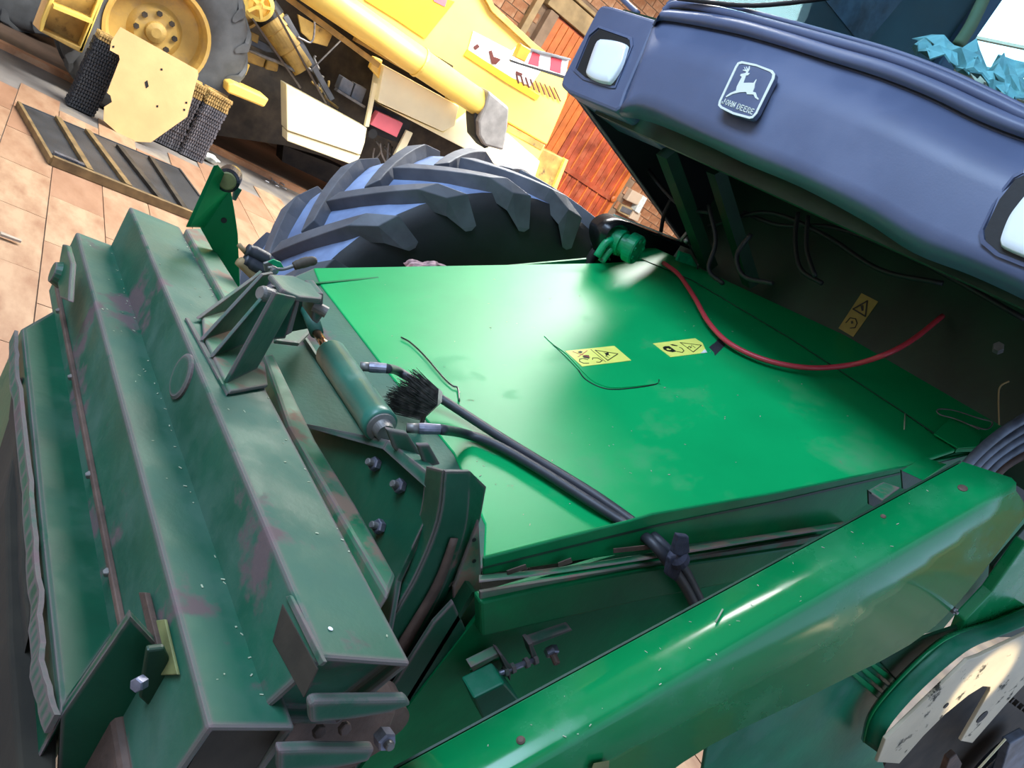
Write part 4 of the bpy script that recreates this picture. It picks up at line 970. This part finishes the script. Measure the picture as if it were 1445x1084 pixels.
# ---- cab nose
Lb = [(878, 164), (920, 172), (993, 202), (1054, 231), (1130, 263), (1220, 311), (1290, 356), (1370, 387), (1450, 424), (1560, 480)]
La = [(874, 158), (912, 156), (993, 193), (1058, 222), (1133, 254), (1224, 299), (1294, 342), (1374, 374), (1452, 409), (1562, 465)]
L0 = [(876, 151), (912, 147), (993, 185), (1062, 214), (1136, 244), (1228, 288), (1298, 330), (1378, 364), (1455, 398), (1565, 452)]
L1 = [(884, 140), (918, 130), (998, 165), (1068, 198), (1140, 228), (1232, 270), (1302, 310), (1382, 345), (1460, 378), (1570, 430)]
L2 = [(920, 42), (936, 32), (1023, 48), (1088, 65), (1165, 89), (1240, 114), (1310, 142), (1380, 177), (1460, 206), (1580, 240)]
L3_ = [(922, 36), (937, 28), (1024, 43), (1090, 60), (1167, 84), (1243, 108), (1314, 136), (1384, 170), (1462, 199), (1582, 233)]
L4 = [(926, 27), (940, 20), (1026, 32), (1094, 50), (1171, 76), (1248, 97), (1320, 126), (1390, 158), (1465, 188), (1585, 222)]
L5 = [(930, 22), (944, 16), (1028, 26), (1098, 44), (1175, 68), (1252, 90), (1325, 118), (1395, 150), (1468, 180), (1588, 214)]
nose = loft('nose_panel', [ats(Lb, PX(1.56)), ats(La, PX(1.515)), ats(L0, PX(1.495)), ats(L1, PX(1.50)), ats([((a[0]+b[0])/2, (a[1]+b[1])/2) for a, b in zip(L1, L2)], PX(1.49)), ats(L2, PX(1.52))], 'black_plastic_sheen', G, sub=4)
loft('nose_panel', [ats(L2, PX(1.52)), ats(L3_, PX(1.535)), ats(L3_, PX(1.51)), ats(L4, PX(1.495)), ats(L5, PX(1.515)), ats([(x+2, y-4) for x, y in L5], PX(1.54))], 'black_plastic_sheen', G, sub=4)
R6 = [(938, 16), (952, 7), (985, 10), (1040, 22), (1100, 38), (1180, 60), (1255, 82), (1330, 110), (1400, 142), (1470, 174), (1590, 208)]
tube('nose_crease_shade', ats(L3_, PX(1.517)), .0045, 'black_matt', G, seg=8)  # black tube lying in the step: its shade put in as colour
tube('nose_crease_shade', ats([((a[0]+b[0])/2, (a[1]+b[1])/2) for a, b in zip(L5, R6)], PX(1.528)), .004, 'black_matt', G, seg=8)
R7 = [(x+3, y-6) for x, y in R6]; R8 = [(x+6, y-14) for x, y in R6]
tube('nose_ridge', ats(R6, PX(1.53)), .012, 'black_plastic_sheen', G, seg=12)
tube('windshield_seal', ats([(x+4, y-9) for x, y in R6], PX(1.545)), .007, 'black_plastic_sheen', G, seg=10)
# wing of the nose that carries the headlamp
wing = [(790, 120), (794, 108), (843, 12), (850, 6), (862, 8), (928, 28), (922, 40), (884, 128), (876, 152), (868, 158), (800, 130)]
wo = pp('nose_wing', wing, PX(1.525), .26, 'black_plastic_sheen', G, .012)
bz = [(808, 112), (853, 20), (862, 18), (916, 36), (919, 44), (876, 136), (868, 140), (812, 122)]
bzi = [(814, 108), (856, 27), (863, 26), (909, 42), (911, 48), (871, 130), (865, 132), (818, 117)]
def ring_plate(name, po, pi, plane, th, mat, par, bevel=0):
    bm = bmesh.new(); n_ = nrm(plane[1]); n_ = n_ if n_ @ (at(*po[0], plane)-CAM) > 0 else -n_
    A = [bm.verts.new(tuple(p)) for p in ats(po, plane)]; B = [bm.verts.new(tuple(p)) for p in ats(pi, plane)]
    A2 = [bm.verts.new(tuple(Vector(v.co)+Vector(n_*th))) for v in A]; B2 = [bm.verts.new(tuple(Vector(v.co)+Vector(n_*th))) for v in B]
    n = len(A)
    for k in range(n):
        j = (k+1) % n
        bm.faces.new((A[k], A[j], B[j], B[k])); bm.faces.new((A2[k], A2[j], B2[j], B2[k]))
        bm.faces.new((A[k], A[j], A2[j], A2[k])); bm.faces.new((B[k], B[j], B2[j], B2[k]))
    return from_bm(name, bm, mat, par, bevel=bevel)
def headlamp(rec, lens, x, par):
    bm = bmesh.new()
    oo = [(x_+(x_-cx_)*.12, y_+(y_-cy_)*.12) for (x_, y_) in rec for (cx_, cy_) in [(sum(p[0] for p in rec)/len(rec), sum(p[1] for p in rec)/len(rec))]]
    r1 = ats(oo, PX(x)); r2 = ats(rec, PX(x+.004)); r3 = [p+V(.03, 0, 0) for p in ats(rec, PX(x+.0))]
    h = loft('headlamp_housing', [r1+[r1[0]], [p-V(.006, 0, 0) for p in r2]+[r2[0]-V(.006, 0, 0)]], 'black_plastic_sheen', par, sub=1, thick=.003, smooth=False)
    pp('lamp_recess', rec, PX(x-.004), .006, 'black_matt', h)
    ln = ats(lens, PX(x-.010)); c = sum(ln)/len(ln)
    ln = smooth_path(ln+[ln[0]], 4)[:-1]; bm = bmesh.new()
    rings = [[bm.verts.new(tuple(c+(p-c)*s+V(-o_, 0, 0))) for p in ln] for s, o_ in ((1, -.006), (1, 0), (.93, .006), (.6, .009), (.25, .010))]
    for a, b in zip(rings, rings[1:]):
        for k in range(len(ln)): bm.faces.new((a[k], a[(k+1) % len(ln)], b[(k+1) % len(ln)], b[k]))
    bm.faces.new(rings[-1])
    from_bm('lamp_lens', bm, 'lamp_lens', h, smooth=True)
rec1 = [(846, 41), (888, 56), (889, 66), (867, 120), (860, 120), (826, 109), (814, 98), (833, 52)]
lens1 = [(848, 55), (866, 57), (884, 63), (884, 72), (876, 96), (863, 116), (856, 118), (840, 114), (828, 106), (829, 96), (841, 62)]
headlamp(rec1, lens1, 1.523, G)
rec2 = [(1445, 247), (1432, 254), (1410, 282), (1389, 326), (1391, 340), (1410, 356), (1470, 380), (1490, 370), (1520, 300), (1510, 272)]
lens2 = [(1450, 272), (1440, 284), (1424, 306), (1413, 333), (1412, 344), (1420, 352), (1468, 370), (1482, 362), (1505, 305), (1500, 290)]
headlamp(rec2, lens2, 1.492, G)
# emblem
ep = PX(1.468)
k4 = 10.32
f = lambda L: [s_(x, y, 1005, 75, k4) for x, y in L]
eo = f([(430, 115), (640, 160), (880, 250), (915, 300), (905, 370), (650, 880), (590, 945), (540, 955), (300, 890), (120, 800), (85, 760), (95, 700), (330, 200), (370, 135)])
ei = f([(435, 150), (640, 190), (840, 270), (875, 310), (865, 365), (625, 865), (580, 915), (540, 920), (310, 858), (145, 775), (118, 745), (125, 705), (355, 215), (390, 160)])
emb = pp('emblem', eo, ep, .016, 'black_plastic_sheen', G, .002)
e2 = PX(1.4665)
ring_plate('emblem_border', eo, ei, e2, .0015, 'emblem_cream', emb)
deer = [(405, 325), (418, 302), (480, 290), (498, 268), (445, 250), (450, 240), (478, 243), (460, 200), (472, 205), (490, 238), (505, 240), (492, 200), (500, 195), (520, 238), (535, 190), (545, 185), (545, 235), (515, 285), (548, 292), (520, 322), (492, 325), (452, 432), (540, 430), (600, 432), (640, 378), (645, 385), (620, 450), (615, 500), (590, 562), (632, 572), (652, 635), (678, 660), (668, 680), (622, 648), (600, 602), (505, 598), (495, 565), (400, 568), (300, 592), (205, 642), (195, 630), (260, 580), (345, 545), (355, 490), (385, 430), (430, 345)]
bm = bmesh.new(); pts = f(deer)
vs = [bm.verts.new(tuple(at(x, y, e2))) for x, y in pts]
es = [bm.edges.new((vs[i], vs[(i+1) % len(vs)])) for i in range(len(vs))]
bmesh.ops.triangle_fill(bm, edges=es, use_beauty=True)
r_ = bmesh.ops.extrude_face_region(bm, geom=list(bm.faces)); bmesh.ops.translate(bm, vec=(.0014, 0, 0), verts=[v for v in r_['geom'] if isinstance(v, bmesh.types.BMVert)])
from_bm('deer_figure', bm, 'emblem_cream', emb)
def letters(text, px0, px1, pxh, plane, mat, par):
    """plain stroke capitals along a baseline px0->px1, height vector towards pxh"""
    S = {'J': [[(.7, 1), (.7, .25), (.5, 0), (.2, .05), (.1, .3)]], 'O': [[(.5, 1), (.15, .75), (.15, .25), (.5, 0), (.85, .25), (.85, .75), (.5, 1)]],
         'H': [[(.12, 0), (.12, 1)], [(.85, 0), (.85, 1)], [(.12, .5), (.85, .5)]], 'N': [[(.12, 0), (.12, 1), (.85, 0), (.85, 1)]],
         'D': [[(.12, 0), (.12, 1), (.6, 1), (.88, .75), (.88, .25), (.6, 0), (.12, 0)]], 'E': [[(.85, 1), (.12, 1), (.12, 0), (.85, 0)], [(.12, .52), (.7, .52)]],
         'R': [[(.12, 0), (.12, 1), (.6, 1), (.85, .8), (.75, .52), (.12, .5)], [(.5, .5), (.88, 0)]]}
    a, b, h = V(*px0), V(*px1), V(*pxh)-V(*px0)
    n = sum(.45 if ch == ' ' else 1 for ch in text); step = (b-a)/n; pos = 0
    for ch in text:
        if ch == ' ': pos += .45; continue
        bm = bmesh.new(); n_ = V(-1, 0, 0)
        for st in S[ch]:
            P = [at(*(a+step*(pos+x*.86)+h*y), plane) for x, y in st]
            for p, q_ in zip(P, P[1:]):
                d = nrm(q_-p); s = np.cross(n_, d)*.0011
                add_prism(bm, [p-s-d*.0008, q_-s+d*.0008, q_+s+d*.0008, p+s-d*.0008], V(.0014, 0, 0))
        from_bm('letter', bm, mat, par); pos += 1
letters('JOHN DEERE', s_(132, 725, 1005, 75, k4), s_(590, 893, 1005, 75, k4), s_(165, 655, 1005, 75, k4), e2, 'emblem_cream', emb)
# windshield, dash and cab shell
ys = [2.05, 1.9, 1.6, 1.3, 1.0, .7, .45]
wb = [V(1.53+.10*((y-1.43)/.8)**2, y, 2.26) for y in ys]; wt = [V(1.80+.10*((y-1.43)/.8)**2, y, 3.5) for y in ys]
wm = [V(1.62+.10*((y-1.43)/.8)**2, y, 2.85) for y in ys]
loft('windshield', [wb, wm, wt], 'tinted_glass', G, thick=.006)
tube('wiper_arm', [V(1.50, 1.95, 2.32), V(1.53, 1.7, 2.36), V(1.56, 1.45, 2.45)], .006, 'black_matt', G)
loft('dash_cowl', [[p+V(.02, 0, -.02) for p in wb], [p+V(.16, 0, .0) for p in wb], [p+V(.30, 0, -.06) for p in wb]], 'black_matt', G, thick=.01)
box('cab_floor', (1.7, .4, 2.1), (3.3, 2.2, 2.14), 'black_matt', G)
box('cab_rear_panel', (3.0, 1.7, 2.14), (3.05, 2.2, 2.75), 'grey_metal', G)
prism('cab_post', [V(1.66, 2.08, 2.27), V(1.74, 2.18, 2.27), V(1.98, 2.18, 3.5), V(1.90, 2.08, 3.5)], V(.05, .03, 0), 'black_plastic_sheen', G, .01)
prism('cab_post', [V(2.9, 2.14, 2.1), V(3.0, 2.14, 2.1), V(3.0, 2.14, 3.6), V(2.9, 2.14, 3.6)], V(0, .06, 0), 'black_plastic_sheen', G, .01)
prism('sky_blocker_panel', [V(1.70, 2.17, 2.2), V(2.95, 2.17, 2.2), V(2.95, 2.17, 3.5), V(1.96, 2.17, 3.5)], V(0, .02, 0), 'sky_blocker_teal', G)  # opaque panel added to block the sky behind the windscreen
prism('light_streak_patch', [V(2.05, 2.165, 2.72), V(2.5, 2.165, 2.72), V(2.6, 2.165, 3.3), V(2.15, 2.165, 3.3)], V(0, .004, 0), 'grey_hose', G)  # opaque paler sheet: light streaks in the cab put into its colour
box('cab_roof', (1.7, .45, 3.5), (3.3, 2.25, 3.62), 'black_plastic_sheen', G)
bx('seat', (2.35, 1.2, 2.5), (2.85, 1.7, 2.62), 'grey_metal', .04)
prism('seat_back', [V(2.78, 1.2, 2.6), V(2.78, 1.7, 2.6), V(2.92, 1.7, 3.2), V(2.92, 1.2, 3.2)], V(.1, 0, 0), 'grey_metal', G, .03)
tube('lever', ats([(1352, 64), (1370, 36), (1392, -10)], PX(1.95)), [.016]*13, 'wood_beam', G)
# crumpled paper on the dash
bm = bmesh.new(); random.seed(5); NU, NV = 16, 6
top_ = ats([(1296, 62), (1308, 52), (1330, 58), (1350, 72), (1372, 66), (1386, 84), (1410, 84), (1432, 90), (1450, 100)], PX(1.80))
bot_ = ats([(1296, 70), (1316, 76), (1338, 84), (1358, 96), (1376, 104), (1392, 118), (1410, 128), (1430, 140), (1450, 150)], PX(1.68))
T_, B_ = smooth_path(top_, 2), smooth_path(bot_, 2); gv = []
for v_ in range(NV+1):
    gv.append([bm.verts.new(tuple(T_[u_]+(B_[u_]-T_[u_])*v_/NV+V(random.gauss(0, .014), random.gauss(0, .006), random.gauss(0, .008)))) for u_ in range(len(T_))])
for a, b in zip(gv, gv[1:]):
    for k in range(len(a)-1): bm.faces.new((a[k], a[k+1], b[k+1])); bm.faces.new((a[k], b[k+1], b[k]))
o = from_bm('crumpled_paper', bm, 'paper_white', None); md_ = o.modifiers.new('t', 'SOLIDIFY'); md_.thickness = .004
tag(o, 'crumpled white paper lying on the dash behind the windscreen', 'paper')
tube('mirror_arm', ats([(866, -14), (884, 4), (900, 19)], PX(1.6)), .009, 'black_plastic_sheen', G, seg=10)
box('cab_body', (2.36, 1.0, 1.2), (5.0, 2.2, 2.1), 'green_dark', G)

# ================================================================== LOOSE THINGS ON THE GREEN MACHINE
# red cable
rc = [at(936, 371, up_off(DECKP, .03)), at(958, 388, up_off(DECKP, .03)), at(980, 420, up_off(DECKP, .03)), at(1000, 455, up_off(DECKP, .025)), at(1030, 485, up_off(DECKP, .02)), at(1080, 508, up_off(DECKP, .02)), at(1140, 519, up_off(DECKP, .025)),
      at(1200, 515, up_off(DECKP, .04)), at(1250, 500, PX(2.12)), at(1290, 478, PX(2.2)), at(1330, 446, PX(2.30))]
o = tube('red_cable', rc, .0075, 'red_plastic', None, seg=12); tag(o, 'thin red cable looping from the green motor across the deck into shadow', 'cable')
# brush
BR = root('scrubbing_brush', tuple(at(585, 570, up_off(DECKP, .05))), 'worn dark bristle brush with pale wooden block standing on the hoses by the cylinder', 'brush')
bt = ats([(596, 572), (618, 549), (621, 552), (600, 575)], PX(1.08))
E0, E1 = at(596, 572, PX(1.07)), at(619, 550, PX(1.07))
wd = nrm(E1-E0)
tip0, tip1 = at(541, 556, PX(1.0)), at(585, 518, PX(1.0))
dn = nrm(np.cross(wd, ray(590, 560)))
if (tip0-E0) @ dn < 0: dn = -dn
th_ = nrm(-UP+FW*.25-RT*.1)*.040
Bc = [E0-th_*.12, E1-th_*.12, E1+th_*.5, E0+th_*.5]
prism('brush_block', Bc, -dn*.013, 'wood_pale', BR, .002)
prism('brush_handle', [E0+th_*.55, E0+wd*.02+th_*.55, E0+wd*.02+th_*1.0, E0+th_*1.0], nrm(at(590, 590, PX(1.07))-E0)*.05, 'engine_dark', BR, .003)
bm = bmesh.new(); random.seed(3)
for a in range(30):
    for b in range(18):
        u_, v_ = (a+random.random())/30, (b+random.random())/18
        p = E0+(E1-E0)*u_+th_*(v_-.1)
        e = tip0+(tip1-tip0)*(u_)+th_*(v_-.05)*1.1+V(random.gauss(0, .003), random.gauss(0, .003), random.gauss(0, .003))
        e = p+(e-p)*random.uniform(.9, 1.04)
        mid = (p+e)/2+V(random.gauss(0, .0015), random.gauss(0, .0015), random.gauss(0, .0015))
        add_tube(bm, [p, mid, e], [.0010, .0009, .0004], 3)
add_prism(bm, [E0, E1, E1+th_*.85, E0+th_*.85], dn*.02)
add_prism(bm, [E0+wd*.003+th_*.05, E1-wd*.003+th_*.05, E1-wd*.003+th_*.8, E0+wd*.003+th_*.8], ((tip0+tip1)/2-(E0+E1)/2)*.72)
o = from_bm('bristles', bm, 'bristle', BR); o['kind'] = 'stuff'
# loose black wire
o = tube('cable_tie', ats([(566, 476), (580, 484), (600, 503), (625, 532), (638, 544), (646, 548), (648, 566)], up_off(DECKP, .006)), .0022, 'black_gloss', None, seg=8)
tag(o, 'thin bent black cable tie lying on the green deck', 'cable tie')
# cloth tie around the hoses
o = root('cloth_tie', tuple(at(956, 790, PY(.81))), 'dark cloth strip knotted round the two black hoses', 'cloth')
tp = PY(.795)
pp('cloth_end', [(957, 756), (973, 758), (974, 780), (960, 786), (950, 782)], tp, .012, 'cloth_dark', o, .003)
pp('cloth_end', [(945, 788), (962, 786), (962, 806), (955, 822), (940, 812)], PY(.80), .010, 'cloth_dark', o, .003)
lathe('knot', at(957, 788, PY(.805)), nrm(at(965, 800, PY(.81))-at(950, 776, PY(.81))), [(.012, -.014), (.019, -.008), (.020, .008), (.013, .014)], 'cloth_dark', o, seg=16)
# rag behind the deck
bm = bmesh.new(); p0 = at(603, 374, PY(2.33)); bmesh.ops.create_icosphere(bm, subdivisions=4, radius=1)
for v in bm.verts:
    s = 1+.2*math.sin(v.co.x*8)+.15*math.sin(v.co.y*11+v.co.z*7)
    v.co = Vector((p0[0]+v.co.x*.075*s, p0[1]+v.co.y*.03*s, p0[2]-.012+v.co.x*.03+v.co.z*.022*s))
o = from_bm('crumpled_rag', bm, 'cloth_pink', None, smooth=True); tag(o, 'crumpled pink and white rag at the far edge of the deck', 'rag')
# tools by the clevis bracket
T = root('pliers', tuple(at(400, 378, PZ(1.31))), 'small pliers with a dark sleeve lying on the clevis bracket', 'pliers')
tube('handle', [at(378, 378, PY(1.60)), at(398, 380, PY(1.60)), at(418, 374, PY(1.60))], [.004]*13, 'dull_steel', T)
tube('sleeve', [at(414, 376, PY(1.60)), at(422, 373, PY(1.60)), at(436, 369, PY(1.60)), at(447, 368, PY(1.60))], [.007, .009, .009, .009, .010, .010, .010, .010, .011, .011, .011, .011, .010, .010, .010, .010, .009, .008, .005], 'engine_dark', T, seg=12)
lathe('pivot', at(386, 381, PY(1.60)), (0, -1, 0), [(.009, -.004), (.009, .006), (.005, .009)], 'steel', T, seg=14)
pp('jaw', [(372, 372), (384, 368), (398, 376), (388, 386), (374, 384)], PY(1.61), .008, 'dull_steel', T, .002)
o = pp('clip', [(378, 370), (386, 366), (396, 370), (401, 378), (392, 378)], PY(1.59), .004, 'green_motor', None, .001); tag(o, 'small bright green metal clip on the pliers beside the bracket', 'clip')
T = root('lopping_shears', tuple(at(352, 384, PY(1.85))), 'long tool with two black rubber grips and wooden shafts behind the bracket', 'tool')
tube('grip', ats([(349, 352), (362, 358), (377, 366)], PY(1.85)), [.014]*4+[.016]*9, 'rubber_hose', T, seg=14)
tube('grip', ats([(345, 366), (358, 374), (374, 382)], PY(1.84)), [.014]*4+[.016]*9, 'rubber_hose', T, seg=14)
tube('shaft', ats([(337, 345), (350, 360)], PY(1.86)), .006, 'wood_beam', T)
tube('shaft', ats([(337, 368), (362, 392), (372, 402)], PY(1.84)), .012, 'wood_beam', T, seg=10)
# wire loop at the right of the deck
o = tube('wire_loop', [at(*p, up_off(DECKP, .02)) for p in ((1382, 606), (1350, 592), (1326, 585), (1324, 578), (1345, 579), (1380, 590), (1400, 596), (1392, 606), (1370, 600))], .0022, 'dull_steel', None, seg=6)
tag(o, 'thin wire loop lying at the right corner of the deck', 'wire')
o = tube('twine', [at(*p, PX(2.15)) for p in ((1410, 600), (1409, 560), (1412, 545), (1424, 538))], .002, 'wood_beam', None, seg=6)
tag(o, 'short loose piece of pale twine hanging by the grey hoses', 'twine')
# chaff, dirt flecks and straw
bm = bmesh.new(); random.seed(11)
def fleck(p, n_, s, l):
    a = random.uniform(0, 6.28); _, u_, v_ = frame_of(n_); d = u_*math.cos(a)+v_*math.sin(a); e = np.cross(n_, d)
    add_prism(bm, [p-d*l-e*s, p+d*l-e*s, p+d*l+e*s, p-d*l+e*s], n_*s*.8)
for k in range(110):
    x, y = random.uniform(480, 1330), random.uniform(390, 770)
    if y > 787-.2214*(x-680)-14 or x < 452+(y-402)*.72+10 or y < 400+(x-977)*.68: continue
    fleck(at(x, y, up_off(DECKP, .0005)), DECKP[1], random.uniform(.0004, .0012), random.uniform(.0006, .003))
for k in range(34):
    x = random.uniform(660, 1330); y = 1050-.575*(x-760)+random.uniform(-50, 22)
    fleck(at(x, y, up_off(SN, .0022)), SN[1], random.uniform(.0003, .0008), random.uniform(.0006, .003))
for k in range(90):
    z = random.choice((1.0305, 1.1405)); X0 = (.46, .53) if z < 1.1 else (.54, .655)
    fleck(V(random.uniform(*X0) if random.random() < .4 else X0[1]-abs(random.gauss(0, .006)), random.uniform(.66, 2.1), z), V(0, 0, 1), random.uniform(.0005, .0013), random.uniform(.0008, .003))
o = from_bm('chaff', bm, 'chaff', None); o['kind'] = 'stuff'; tag(o, 'pale chaff flecks strewn over the deck, shield and beams', 'chaff')
for (a, b) in (((1277, 584), (1276, 606)), ((1010, 878), (1020, 860))):
    pl_ = up_off(DECKP, .003) if a[0] > 1200 else up_off(SN, .004)
    o = tube('straw', [at(*a, pl_), at(*b, pl_)], .0016, 'chaff', None, seg=6)
    tag(o, 'single straw on the rear seam of the deck' if a[0] > 1200 else 'single pale straw lying on the long green shield', 'straw')
o = lathe('bird_dropping', at(466, 888, PZ(1.1405)), (0, 0, 1), [(.003, 0), (.0033, .001), (.002, .0015)], 'white_paint', None, seg=12)
tag(o, 'small round white dropping on the near end of the upper beam', 'dropping')
so.rotation_euler = (Vector(at(1385, 965, PY(.60)))-Vector(so.location)).to_track_quat('-Z', 'Y').to_euler()
